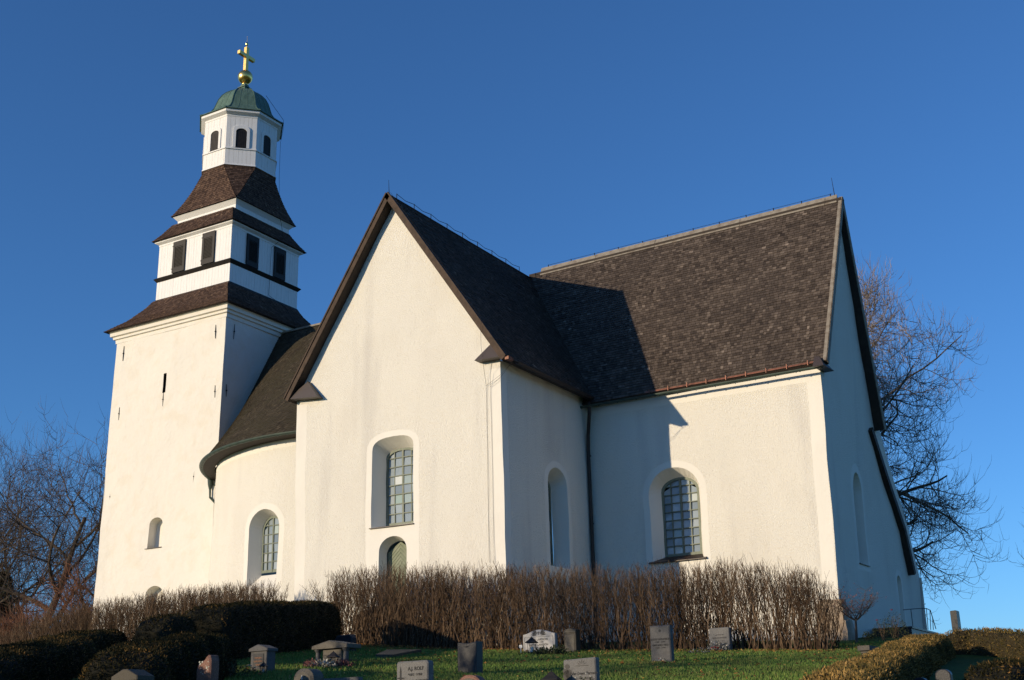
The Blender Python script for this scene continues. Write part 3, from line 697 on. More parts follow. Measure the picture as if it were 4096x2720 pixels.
# copper dome, ogee
GX, GY = -24.40, 11.0
prof = [(2.42, 36.80), (2.40, 36.86), (2.12, 37.0), (1.86, 37.22), (1.68, 37.5), (1.57, 37.85), (1.46, 38.2), (1.28, 38.55), (1.02, 38.85), (.74, 39.07), (.46, 39.18)]
b = MB()
for i in range(len(prof)-1):
    t = i/(len(prof)-1); t2 = (i+1)/(len(prof)-1)
    (h0, z0), (h1, z1) = prof[i], prof[i+1]; cx0, cy0 = OX+(GX-OX)*t, OY+(GY-OY)*t; cx1, cy1 = OX+(GX-OX)*t2, OY+(GY-OY)*t2
    P = [(tt, -1), (1, -tt), (1, tt), (tt, 1), (-tt, 1), (-1, tt), (-1, -tt), (-tt, -1)]
    b.add([(cx0+a*h0, cy0+c*h0, z0) for a, c in P]+[(cx1+a*h1, cy1+c*h1, z1) for a, c in P], [(j, (j+1) % 8, 8+(j+1) % 8, 8+j) for j in range(8)])
    for j in range(8): b.tube([(cx0+P[j][0]*h0, cy0+P[j][1]*h0, z0+.01), (cx1+P[j][0]*h1, cy1+P[j][1]*h1, z1+.01)], .028, 4)
    for j in range(8):
        for q_ in (.33, .66):
            a0_, a1_ = P[j], P[(j+1) % 8]; e0_ = (a0_[0]*(1-q_)+a1_[0]*q_, a0_[1]*(1-q_)+a1_[1]*q_)
            b.tube([(cx0+e0_[0]*h0, cy0+e0_[1]*h0, z0), (cx1+e0_[0]*h1, cy1+e0_[1]*h1, z1)], .012, 3)
b.add([(OX+a*2.42, OY+c*2.42, 36.79) for a, c in P], [tuple(range(8))])
b.build('dome', M['verdigris'], church)
b = MB(); ringbox(b, GX, GY, .36, 39.15, .24, 39.45); ringbox(b, GX, GY, .30, 39.45, .30, 39.5); ringbox(b, GX, GY, .22, 39.5, .16, 39.7); b.build('dome_neck', M['verdigris'], church)
b = MB(); b.lathe([(.45*math.sin(math.pi*i/18)+.001, 40.24-.45*math.cos(math.pi*i/18)) for i in range(19)], (GX, GY, 0), 32); b.lathe([(.16, 39.68), (.2, 39.74), (.14, 39.8), (.12, 39.9)], (GX, GY, 0), 16); b.build('orb', M['gold'], church, smooth=True)
b = MB(); b.box((GX-.10, GY-.11, 40.6), (GX+.10, GY+.11, 42.3)); b.box((GX-.102, GY-.66, 41.58), (GX+.102, GY-.112, 41.80)); b.box((GX-.102, GY+.112, 41.58), (GX+.102, GY+.66, 41.80))
b.build('cross', M['gold'], church)
b = MB(); b.lathe([(.03, 42.3), (.03, 42.42), (.08, 42.48), (.09, 42.54), (.05, 42.62), (.015, 42.7), (.008, 43.1)], (GX, GY, 0), 10); b.build('finial', M['gold'], church)
# lightning conductors
def wire(pts, r=.006, name='lightning_wire'):
    b = MB(); b.tube(pts, r, 4); return b.build(name, M['iron'], church)
def sag(P0, P1, n=8, s=.06, posts=None): return [Vector(P0).lerp(Vector(P1), i/n)+Vector((0, 0, -s*math.sin(math.pi*i/n))) for i in range(n+1)]
b = MB(); pts = []
for i in range(9):
    P = Vector((TA.x+.02, .2+i*1.25, TA.z+.0)); b.tube([P, P+Vector((0, 0, .22))], .018, 4); pts.append(P+Vector((0, 0, .2)))
    if i < 8: pts.append(P+Vector((0, .62, .12)))
b.tube(pts, .012, 4); b.tube([(TA.x, -.3, TA.z), (TA.x-.02, -.32, TA.z+.65)], [.018, .008], 4)
for i in range(12):
    P = ch(SX+1+i*1.28, RN, ZR+.2); b.tube([P, P+Vector((0, 0, .18))], .022, 4)
b.tube([ch(SX+1, RN, ZR+.36), ch(EXs-.4, RN, ZR+.36)], .010, 4); b.tube([ch(EXs-.3, RN, ZR+.1), ch(EXs-.36, RN, ZR+1.1)], [.018, .008], 4)
b.build('lightning_wire', M['iron'], church)
A_ = [TA.lerp(TR, t)+Vector((.12, -.12, .1)) for t in (.02, .15, .3, .45, .6, .75, .80)]
cx_ = hy(1945, 1543, -.035); cx2 = hy(1961, 1548, -.035)
wire(A_+[hy(1924, 1380, -.5), hy(1932, 1450, -.3), cx_, hy(1948, 1700, -.035), hy(1957, 2250, -.035)]); wire([hy(1968, 1452, -.3), hy(1963, 1490, -.1), cx2, hy(1966, 1700, -.035), hy(1977, 2250, -.035)])
wire([hx(2046, 1452, .6), hy(2005, 1505, -.1), cx2]); wire([hx(2046, 1450, .62), hy(2003, 1498, -.1), cx_])
wire([(GX+1.2, GY+.6, 38.9), (OX+2.6, OY+.8, 36.9), (OX+2.7, OY+.7, 36.2), (OX+2.25, OY+1.0, 35.6), (OX+2.35, OY+.9, 33.4), (OX+2.5, OY+.8, 32.2), (UX+2.9, UY+.6, 30.6), (BX+2.95, BY+1, 30.2), (BX+3.2, BY+.9, 29.2), (BX+2.9, BY+.3, 28.5), (BX+2.85, BY+.3, 25.6), (BX+3.6, BY+.9, 24.9), (TX1+.5, TCY+1.2, 23.3)], .012)

# ------------------------------------------------------------------ ground
def PF(u, F): d = ray(u*K, 2600); s = F/d.dot(FH); P = CAM+d*s; return Vector((P.x, P.y, ground(P.x, P.y)))
GM = mat('lawn_turf', (.06, .10, .022), .95, [(30, .03, .6)], [(.35, (.07, .085, .025), .45, .7, I3), (5, (.03, .06, .014), .4, .7, I3)], spec=.1)
b = MB()
def cuts(lo, hi, fine0, fine1, st):
    out = []; x = fine0
    while x <= fine1: out.append(x); x += st
    g = st
    while out[-1] < hi: g *= 1.35; out.append(out[-1]+g)
    g = st
    while out[0] > lo: g *= 1.35; out.insert(0, out[0]-g)
    return out
gx_, gy_ = cuts(-3000, 3000, -34, 36, .7), cuts(-3000, 3000, -42, 24, .7)
vs = [(x, y, ground(x, y)) for y in gy_ for x in gx_]; n = len(gx_)
b.add(vs, [(j*n+i, j*n+i+1, (j+1)*n+i+1, (j+1)*n+i) for j in range(len(gy_)-1) for i in range(n-1)])
tag(b.build('ground', GM, smooth=True), kind='structure')
# grass blades and fallen leaves on the visible lawn
b = MB(); rg = random.Random(3)
for i in range(150000):
    F = 17+rg.random()**.8*25; u = rg.uniform(520, 2080); x, y, z = PF(u, F)
    if F > 41 and u < 1600: continue
    h = rg.uniform(.035, .085); a = rg.random()*6.283; w = rg.uniform(.008, .015); l = rg.uniform(-.04, .04)
    b.v += [(x-math.cos(a)*w, y-math.sin(a)*w, z-.01), (x+math.cos(a)*w, y+math.sin(a)*w, z-.01), (x+l, y+l*.6, z+h)]
    o = len(b.v)-3; b.f.append((o, o+1, o+2)); b.m.append(0); b.rnd.append(rg.random())
GB = mat('grass_blades', (.06, .12, .02), .8, None, [(.5, (.09, .10, .03), .5, .75, I3)], attr=[(0, (.06, .11, .02)), (.5, (.11, .19, .035)), (.85, (.17, .25, .055)), (1, (.30, .25, .10))], spec=.2)
tag(b.build('grass', GB), 'short green lawn grass between the gravestones', 'grass', kind='stuff')
LM = mat('fallen_leaf', (.3, .15, .04), .8, attr=[(0, (.12, .05, .02)), (.4, (.28, .10, .03)), (.75, (.40, .20, .05)), (1, (.5, .36, .10))])
b = MB()
for i in range(5200):
    if i < 3600: x = rg.uniform(-8, 12.5); y = -1.9+rg.gauss(0, .7); z = ground(x, y)+.03
    else: x, y, z = PF(rg.uniform(560, 2050), 20+20*rg.random()**.5); z += .05
    s = rg.uniform(.025, .06); a = rg.random()*6.28; t = rg.uniform(-.03, .05)
    c, d_ = math.cos(a)*s, math.sin(a)*s
    b.add([(x-c, y-d_, z), (x+d_*.6, y-c*.6, z+t), (x+c, y+d_, z+.01), (x-d_*.6, y+c*.6, z+t*.5)], [(0, 1, 2, 3)], 0, rg.random())
tag(b.build('fallen_leaves', LM), 'brown and orange fallen leaves under the bare hedge and on the lawn', 'leaves', kind='stuff')

# ------------------------------------------------------------------ bare twig hedges
TWM = mat('hedge_twig', (.16, .11, .07), .85, attr=[(0, (.03, .019, .012)), (.4, (.075, .048, .030)), (.8, (.145, .098, .062)), (1, (.29, .21, .145))], spec=.1)
def twig(b, P, d, L, r, n, rg, up=.12, wig=.28, k=3, rnd=.5, zm=1e9):
    pts = [P.copy()]; P = P.copy(); d = d.normalized()
    for i in range(n):
        d = (d+Vector((rg.gauss(0, wig), rg.gauss(0, wig), rg.gauss(0, wig*.4)+up))).normalized()
        P = P+d*(L/n); P.z = min(P.z, zm); pts.append(P.copy())
    b.tube(pts, [r*(1-.7*i/n) for i in range(n+1)], k, 0, rnd, cap=False)
    return pts
def twig_hedge(x0, x1, yc, topz, depth, dens_, seed, label, roundend=True, lean=0):
    rg = random.Random(seed); b = MB(); n = int((x1-x0)*dens_)
    for i in range(n):
        x = x0+(x1-x0)*rg.random(); q = rg.uniform(-1, 1); y = yc(x)+q*depth/2; g = ground(x, y)
        top = topz(x)-g; e = min(x-x0, x1-x)
        cl = .12*noise.noise(Vector((x*1.4, seed, 0)))+.10*noise.noise(Vector((x*4.1, seed, 4)))
        H = top*(1-.10*q*q)*rg.uniform(.84, 1.0)+cl
        if e < .6: H *= .72+.28*math.sqrt(max(0, e/.6))
        sp = .10+.10*abs(q); c = rg.betavariate(2, 2.5)
        d = Vector((rg.gauss(0, sp)+(.08 if x1-x < .6 else (-.08 if x-x0 < .6 else 0)), q*.12+rg.gauss(0, .07), 1))
        pts = twig(b, Vector((x, y, g)), d, H*1.06, rg.uniform(.008, .019), 9, rg, .30, .24, 3, c, zm=g+top+cl-.10*q*q+rg.uniform(-.06, .02))
        for j in range(2, 9):
            for _ in range(rg.choice((1, 2, 3)) if j > 4 else rg.choice((0, 1, 1))):
                L = rg.uniform(.2, .5)*(1 if j < 7 else .6)
                pp = twig(b, pts[j], Vector((rg.gauss(0, .5), rg.gauss(0, .45), rg.uniform(.5, 1.1))), L, .0058, 3, rg, .3, .28, 3, min(1, c+.1), zm=g+top+cl-.12*q*q+rg.uniform(-.05, .07))
    return b
HY = -1.45
prof = [(633, 1332), (560, 1338), (500, 1345), (430, 1352), (370, 1362), (300, 1372), (200, 1387), (140, 1400), (100, 1414), (50, 1434), (0, 1452), (-60, 1470)]
tl_ = [hy(u*K, v*K, HY) for u, v in prof]
def interp(lst, x):
    lst = sorted(lst, key=lambda P: P.x)
    if x <= lst[0].x: return lst[0].z
    for a, c in zip(lst, lst[1:]):
        if x <= c.x: return a.z+(c.z-a.z)*(x-a.x)/(c.x-a.x)
    return lst[-1].z
xr_ = tl_[0].x; xl_ = tl_[-1].x
print('left hedge', xl_, xr_, 'ground', [round(ground(P.x, HY), 2) for P in tl_], 'top', [round(P.z, 2) for P in tl_])
b = twig_hedge(xl_, xr_, lambda x: HY, lambda x: interp(tl_, x)+.06, 1.0, 115, 11, '')
tag(b.build('bare_hedge', TWM), 'long leafless brown twig hedge running down to the left below the tower', 'hedge')
tr_ = [hy(u*K, v*K, HY) for u, v in ((768, 1322), (800, 1306), (860, 1303), (1000, 1300), (1200, 1297), (1400, 1302), (1550, 1300), (1640, 1292), (1750, 1297), (1850, 1308), (1890, 1325), (1908, 1350))]
print('right hedge', tr_[0].x, tr_[-1].x, 'ground', [round(ground(P.x, HY), 2) for P in tr_], 'top', [round(P.z, 2) for P in tr_])
b = twig_hedge(tr_[0].x, tr_[-1].x, lambda x: HY, lambda x: interp(tr_, x)+.10, 1.05, 115, 12, '')
rg = random.Random(5)
for i in range(46):                     # longer shoots standing above the clipped line
    x = rg.uniform(6.3, 11.5); twig(b, Vector((x, HY+rg.uniform(-.4, .4), interp(tr_, x)-.3)), Vector((rg.gauss(0, .35), 0, 1)), rg.uniform(.35, .75), .007, 5, rg, .1, .22, 3, .3)
tag(b.build('bare_hedge', TWM), 'tall leafless brown twig hedge in front of the transept and chancel walls', 'hedge')

# ------------------------------------------------------------------ clipped yew hedges
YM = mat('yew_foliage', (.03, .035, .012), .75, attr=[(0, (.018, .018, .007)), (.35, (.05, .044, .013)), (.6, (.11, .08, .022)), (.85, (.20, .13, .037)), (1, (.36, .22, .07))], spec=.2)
YD = mat('shaded_yew_foliage', (.02, .02, .008), .8, attr=[(0, (.006, .007, .003)), (.45, (.018, .018, .006)), (.72, (.042, .032, .010)), (.9, (.12, .075, .024)), (1, (.24, .13, .04))], spec=.12)  # same yew, with the shade on these hedges put into darker leaf colours
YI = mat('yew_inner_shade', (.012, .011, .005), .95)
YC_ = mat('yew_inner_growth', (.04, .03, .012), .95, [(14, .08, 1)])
def yew(name, pts, label, dens_=900, seed=1, width=1.0, brown=0.0, cs=1.0, dark=False):
    """pts: [(P ground point, height, width)]; a rounded clipped hedge along the polyline, leaf sprays over a dense core"""
    rg = random.Random(seed); core = MB(); n = len(pts); path = []
    for i in range(n-1):
        (P, h, w), (Q, h2, w2) = pts[i], pts[i+1]; m = max(1, int((Q-P).length/.3))
        for j in range(m): t = j/m; path.append((P.lerp(Q, t), h+(h2-h)*t, w+(w2-w)*t))
    path.append(pts[-1]); N = len(path); k = 18; V = []; tot = 0
    for i, (P, h, w) in enumerate(path):
        t = (path[min(i+1, N-1)][0]-path[max(i-1, 0)][0]); t.z = 0; t.normalize(); s_ = Vector((t.y, -t.x, 0)); g = ground(P.x, P.y)
        e = min(i, N-1-i)*.3; f = math.sqrt(max(.02, min(1, (e+.05)/.5)))*.25+.75 if e < .5 else 1
        for j in range(k+1):
            a = math.pi*j/k; cx_, sz = math.cos(a), math.sin(a); ex = .36
            X = math.copysign(abs(cx_)**ex, cx_)*w/2*f; Z = (abs(sz)**ex)*h*f
            q = Vector((P.x, P.y, g-.5))+s_*X+Vector((0, 0, Z*(h+.5)/h)); q += noise.noise_vector(q*1.1)*.07+noise.noise_vector(q*3)*.04
            V.append(q)
    core.add(V, [(i*(k+1)+j, (i+1)*(k+1)+j, (i+1)*(k+1)+j+1, i*(k+1)+j+1) for i in range(N-1) for j in range(k)]+[tuple(range(k+1)), tuple(range((N-1)*(k+1), N*(k+1)))[::-1]])
    root = thing(name, pts[0][0], label, 'hedge', world=True)
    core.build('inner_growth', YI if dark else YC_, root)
    b = MB(); fs = core.f
    for f in fs:
        q = [Vector(core.v[i]) for i in f]
        if len(q) > 4:
            c = sum(q, Vector())/len(q); tris = [(c, q[i], q[(i+1) % len(q)]) for i in range(len(q))]
        else: tris = [(q[0], q[1], q[2]), (q[0], q[2], q[3])]
        for (A_, B_, D_) in tris:
            ar = (B_-A_).cross(D_-A_).length/2; nn = (B_-A_).cross(D_-A_)
            if nn.length < 1e-9: continue
            nn.normalize(); m = ar*dens_; m = int(m)+(rg.random() < m-int(m))
            for _ in range(m):
                r1_, r2_ = rg.random(), rg.random()
                if r1_+r2_ > 1: r1_, r2_ = 1-r1_, 1-r2_
                P = A_+(B_-A_)*r1_+(D_-A_)*r2_; cl = noise.noise(P*2.2)
                out = nn*rg.uniform(-.02, .05)*(1+cl); d = (nn*rg.uniform(.2, .9)+Vector((rg.gauss(0, .6), rg.gauss(0, .6), rg.gauss(.15, .5)))).normalized()
                s_ = d.cross(Vector((rg.gauss(0, 1), rg.gauss(0, 1), rg.gauss(0, 1)))).normalized(); l = rg.uniform(.03, .075)*cs; w = rg.uniform(.006, .014)*cs
                P = P+out; b.add([P-s_*w, P+s_*w, P+d*l+s_*w*.4, P+d*l-s_*w*.4], [(0, 1, 2, 3)], 0, min(1, max(0, rg.betavariate(2, 2.6)+.35*cl+brown+.15*noise.noise(P*.7))))
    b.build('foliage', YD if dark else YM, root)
    return root
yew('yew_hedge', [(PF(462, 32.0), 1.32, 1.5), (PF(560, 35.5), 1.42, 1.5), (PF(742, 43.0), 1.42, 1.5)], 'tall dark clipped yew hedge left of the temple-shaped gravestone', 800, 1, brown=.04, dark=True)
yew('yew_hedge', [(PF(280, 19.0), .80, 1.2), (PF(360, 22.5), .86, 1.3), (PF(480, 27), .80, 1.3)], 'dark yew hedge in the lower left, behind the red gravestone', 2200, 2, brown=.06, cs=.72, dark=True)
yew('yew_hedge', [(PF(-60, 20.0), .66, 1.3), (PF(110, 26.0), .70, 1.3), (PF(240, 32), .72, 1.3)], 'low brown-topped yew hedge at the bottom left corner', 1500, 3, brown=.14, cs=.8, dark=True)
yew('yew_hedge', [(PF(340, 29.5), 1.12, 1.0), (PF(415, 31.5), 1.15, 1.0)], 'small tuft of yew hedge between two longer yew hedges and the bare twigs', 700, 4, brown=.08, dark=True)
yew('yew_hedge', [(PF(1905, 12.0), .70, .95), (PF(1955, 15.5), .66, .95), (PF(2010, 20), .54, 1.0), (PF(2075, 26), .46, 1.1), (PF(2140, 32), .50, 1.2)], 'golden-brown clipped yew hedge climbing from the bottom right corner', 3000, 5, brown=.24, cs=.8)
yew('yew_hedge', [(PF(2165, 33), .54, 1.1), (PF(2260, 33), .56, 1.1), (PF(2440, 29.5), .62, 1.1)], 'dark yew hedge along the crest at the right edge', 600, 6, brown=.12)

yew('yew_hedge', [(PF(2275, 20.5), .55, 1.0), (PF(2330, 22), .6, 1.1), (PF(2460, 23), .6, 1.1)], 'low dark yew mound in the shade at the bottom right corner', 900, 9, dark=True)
# ------------------------------------------------------------------ trees
BK = mat('bark', (.065, .05, .038), .9, [(12, .03, .8)], [(3, (.12, .095, .075), .4, .7, I3)])
TW2 = mat('tree_twig', (.12, .085, .06), .85, attr=[(0, (.03, .021, .014)), (.6, (.07, .048, .032)), (1, (.13, .09, .06))])
TW3 = mat('reddish_twig', (.14, .06, .035), .85, attr=[(0, (.08, .035, .02)), (.6, (.15, .065, .035)), (1, (.24, .10, .05))])
ABK = mat('ash_bark', (.17, .14, .105), .9, [(12, .03, .8)], [(3, (.10, .08, .06), .4, .7, I3)])
TW4 = mat('ash_twig', (.2, .15, .11), .85, attr=[(0, (.09, .07, .055)), (.6, (.20, .155, .12)), (1, (.34, .28, .22))])
def bare_tree(name, base, H, r0, seed, label, limbs=8, br=8, tw=8, tl=4, spread=1.0, droop=0.0, upt=.25, lean=(0, 0), first=.3, twm=None, lt=.45, shp=None, bark=None, group=None, Lf=(.55, .3, .16)):
    rg = random.Random(seed); base = Vector(base); root = thing(name, base, label, 'tree', group=group, world=True)
    T = MB(); Cn = MB()
    def grow(b, P, d, L, r, n, up, wig, k=4):
        pts = [P.copy()]; rs = [r]; P = P.copy(); d = d.normalized(); ds = [d.copy()]
        for i in range(n):
            t = i/n; d = (d+Vector((rg.gauss(0, wig), rg.gauss(0, wig), rg.gauss(0, wig*.7)+(up(t) if callable(up) else up)))).normalized()
            P = P+d*(L/n); pts.append(P.copy()); rs.append(r*(1-.75*(i+1)/n)); ds.append(d.copy())
        b.tube(pts, rs, k, 0, rg.random(), cap=False); return pts, rs, ds
    tp, trr, td = grow(T, base-Vector((0, 0, .3)), Vector((lean[0], lean[1], 1)), H*.8, r0, 10, .1, .07, 9)
    for i in range(limbs):
        f = first+(1-first)*(i+rg.random()*.5)/limbs; j = min(9, int(f*10)); a = i*2.4+rg.uniform(-.5, .5)
        L1 = H*Lf[0]*(shp(f) if shp else 1.15-f*.55)*rg.uniform(.8, 1.1)
        p1, q1, d1 = grow(T, tp[j].lerp(tp[j+1], f*10-j) if j < 10 else tp[-1], Vector((math.cos(a)*spread, math.sin(a)*spread, .55+f*.5)), L1, max(.05, trr[j]*lt), 9, lambda t: -droop*(1-t)+upt*t*.5, .2, 6)
        for m in range(br):
            f2 = .22+.78*(m+rg.random())/br; j2 = min(8, int(f2*9)); dd = d1[j2]; sd_ = dd.cross(Vector((rg.gauss(0, 1), rg.gauss(0, 1), rg.gauss(0, 1)))).normalized()
            p2, q2, d2 = grow(T, p1[j2], dd*.7+sd_*.9, H*Lf[1]*(1.1-.5*f2)*rg.uniform(.7, 1.1), max(.022, q1[j2]*.5), 7, lambda t: -droop*(1-t)+upt*t, .16, 4)
            for q_ in range(tw):
                f3 = .2+.8*(q_+rg.random())/tw; j3 = min(6, int(f3*7)); dd = d2[j3]; sd_ = dd.cross(Vector((rg.gauss(0, 1), rg.gauss(0, 1), rg.gauss(0, 1)))).normalized()
                p3, q3, d3 = grow(Cn, p2[j3], dd*.6+sd_*.8, H*Lf[2]*rg.uniform(.6, 1.1), .016, 5, lambda t: -droop*.8*(1-t)+upt*1.2*t, .18, 3)
                for w_ in range(tl):
                    j4 = rg.randint(1, 5); dd = d3[j4]; sd_ = dd.cross(Vector((rg.gauss(0, 1), rg.gauss(0, 1), rg.gauss(0, 1)))).normalized()
                    grow(Cn, p3[j4], dd*.7+sd_*.7, H*Lf[2]*.5*rg.uniform(.5, 1.1), .010, 3, upt, .2, 3)
    T.build('trunk', bark or BK, root); Cn.build('crown', twm or TW2, root)
    return root
def at(u, F): P = PF(u, F); return (P.x, P.y, P.z)
bare_tree('ash_tree', at(2000, 64), 21.5, .42, 21, 'large bare ash tree with drooping branches behind the east gable', limbs=24, br=12, tw=10, tl=4, spread=.9, droop=.22, upt=.5, first=.24, Lf=(.31, .18, .09), lt=.5, bark=ABK, shp=lambda f: .50+.72*math.sin(math.pi*min(1, max(0, (f-.2)/.8))**1.1)-.45*max(0, f-.75), twm=TW4)
bare_tree('ash_tree', at(2640, 62), 9.5, .3, 22, 'bare tree whose twigs reach in at the right edge', limbs=9, br=9, tw=8, tl=4, spread=1.5, droop=.15, upt=.4)
G_ = 'bare trees beyond the left hedge'
bare_tree('bare_tree', at(25, 82), 18.8, .42, 31, 'thick-limbed bare tree at the left edge, leaning right', limbs=10, br=9, tw=8, tl=4, spread=1.1, lean=(.18, .1), first=.25, group=G_, lt=.62)
bare_tree('bare_tree', at(205, 86), 17, .32, 32, 'bare tree standing closest to the tower wall', limbs=10, br=9, tw=8, tl=4, spread=1.0, upt=.3, group=G_, lt=.62)
bare_tree('bare_tree', at(115, 95), 19.5, .35, 33, 'slender bare tree between the two larger ones left of the tower', limbs=10, br=9, tw=8, tl=4, spread=.9, upt=.35, group=G_, lt=.62)
bare_tree('bare_tree', at(-60, 90), 20.5, .4, 34, 'bare tree cut by the left picture edge behind the spruce', limbs=9, br=9, tw=8, tl=4, spread=1.0, upt=.35, group=G_, lt=.62)
for i, (u, F, H, lb) in enumerate(((215, 78, 8.5, 'rusty-twigged shrub hugging the tower base'), (60, 76, 6.5, 'rusty-twigged shrub under the leaning bare tree'), (140, 74, 6.0, 'rusty-twigged shrub midway between the bare trees'), (-10, 73, 6, 'rusty-twigged shrub at the foot of the spruce'))):
    t = bare_tree('shrub', at(u, F), H, .14, 41+i, lb, limbs=12, br=8, tw=8, tl=3, spread=1.0, first=.05, upt=.35, twm=TW3, group='rusty shrubs below the bare trees', Lf=(.7, .35, .2)); t['category'] = 'shrub'
# spruce at the left edge
def spruce(base, H, seed, label):
    rg = random.Random(seed); base = Vector(base); root = thing('spruce_tree', base, label, 'tree', world=True); T = MB(); T.tube([base, base+Vector((0, 0, H))], [.25, .02], 8); T.build('trunk', BK, root)
    b = MB(); z = .8
    while z < H:
        L = (H-z)*.33+.3
        for i in range(15):
            a = rg.random()*6.283; d = Vector((math.cos(a), math.sin(a), -.25)); P = base+Vector((0, 0, z+rg.uniform(-.15, .15))); l = L*rg.uniform(.8, 1.1)
            s_ = Vector((-math.sin(a), math.cos(a), 0)); m = max(4, int(l*11))
            for j in range(m):
                t = (j+.5)/m; q = P+d*l*t+Vector((0, 0, .25*l*t*t))
                for sg in (-1, 1):
                    e = q+s_*sg*rg.uniform(.15, .42)*(1-t*.5)+d*.15+Vector((0, 0, rg.uniform(-.18, .02))); w = d*.06
                    b.add([q-w, q+w, e+w*.5+Vector((0, 0, .02)), e-w*.5], [(0, 1, 2, 3)], 0, rg.random())
        z += .26
    b.build('crown', mat('spruce_needles', (.02, .035, .015), .8, attr=[(0, (.010, .018, .008)), (.7, (.022, .038, .014)), (1, (.045, .06, .022))]), root)
spruce(at(-10, 88), 12, 51, 'dark green spruce at the left edge among bare trees')

# ------------------------------------------------------------------ gravestones
GR = {}
def granite(key, base, dark, lite, rough=.6):
    k_ = .8 if key != 'white_marble' else .8; k_ = 1.15 if key == 'red_granite' else k_; base, dark, lite = (tuple(c*k_ for c in q) for q in (base, dark, lite))
    GR[key] = mat(key+'_stone', base, rough, [(60, .004, .5)], [(90, lite, .52, .62, I3), (70, dark, .55, .66, I3), (2.2, dark, .5, .8, I3), (9, dark, .60, .75, I3)], spec=.15)
granite('grey_granite', (.105, .105, .108), (.06, .06, .062), (.16, .16, .16))
granite('dark_granite', (.042, .044, .050), (.025, .025, .03), (.075, .075, .08), .35)
granite('light_granite', (.165, .163, .16), (.09, .09, .09), (.25, .25, .245))
granite('white_marble', (.44, .44, .44), (.32, .32, .32), (.50, .50, .50), .45)
granite('red_granite', (.16, .08, .058), (.09, .045, .035), (.24, .15, .12))
granite('brown_stone', (.085, .075, .06), (.05, .045, .035), (.12, .11, .09))
granite('tan_limestone', (.13, .118, .098), (.08, .072, .058), (.18, .165, .14))
INK = mat('carved_lettering', (.035, .035, .035), .8)
INK2 = mat('worn_lettering', (.075, .07, .065), .8)
LICH = mat('lichen', (.42, .43, .38), .95)
def outline_stone(pts, d, bev=.02):
    """front face in the xz plane facing -y, thickness d, bevelled rim"""
    b = MB(); n = len(pts); cx_ = sum(p[0] for p in pts)/n; cz_ = sum(p[1] for p in pts)/n
    def ins(k): return [(p[0]+(cx_-p[0])*k/max(.1, abs(p[0]-cx_)+.001) if abs(p[0]-cx_) > .02 else p[0], p[1]-(k if p[1] > cz_ else 0)) for p in pts]
    f = ins(bev); r = [(x, 0, z) for x, z in f]+[(x, bev*.8, z) for x, z in pts]+[(x, d-bev*.8, z) for x, z in pts]+[(x, d, z) for x, z in f]
    fs = [tuple(range(n)), tuple(range(3*n, 4*n))[::-1]]
    for k in range(3): fs += [(k*n+i, (k+1)*n+i, (k+1)*n+(i+1) % n, k*n+(i+1) % n) for i in range(n)]
    return b.add(r, fs)
FONT = None
def text(parent, body, x, z, size, y=-.004, m=None, name='inscription', bold=.0, slant=0, spacing=1.0, sx=1.0):
    c = bpy.data.curves.new('t', 'FONT'); c.body = body; c.size = size; c.align_x = 'CENTER'; c.align_y = 'CENTER'; c.extrude = .001; c.offset = bold; c.shear = slant; c.space_character = spacing
    o = bpy.data.objects.new('t', c); C.objects.link(o); dg = bpy.context.evaluated_depsgraph_get(); me = bpy.data.meshes.new_from_object(o.evaluated_get(dg)); bpy.data.objects.remove(o)
    me.transform(Matrix.Translation((x, y, z)) @ Matrix.Rotation(math.pi/2, 4, 'X') @ Matrix.Diagonal((sx, 1, 1, 1)))
    me.materials.clear(); me.materials.append(m or INK); return link(name, me, parent)
def stone(P, rz, label, pts, d, m, name='gravestone', cat='gravestone', bev=.02, tilt=0):
    t = thing(name, (P.x, P.y, P.z-.04), label, cat, rz=rz); t.rotation_euler.x = tilt
    outline_stone(pts, d, bev).build('slab', GR[m], t); return t
def rect(w, h, r=.0, n=5, dl=0):
    pts = [(-w/2, 0), (w/2, 0)]
    if r <= 0: return pts+[(w/2, h), (-w/2, h-dl)]
    for i in range(n+1): a = math.pi/2*i/n; pts.append((w/2-r+r*math.cos(a), h-r+r*math.sin(a)))
    for i in range(n+1): a = math.pi/2+math.pi/2*i/n; pts.append((-w/2+r+r*math.cos(a), h-dl-r+r*math.sin(a)))
    return pts
def place(u, v, h, lo=10, hi=60):          # where a stone of height h shows its top at this point of the photo
    d = ray(u*K, v*K); s = lo
    while s < hi:
        P = CAM+d*s
        if P.z <= ground(P.x, P.y)+h: return Vector((P.x, P.y, ground(P.x, P.y)))
        s += .05
    return Vector((P.x, P.y, ground(P.x, P.y)))
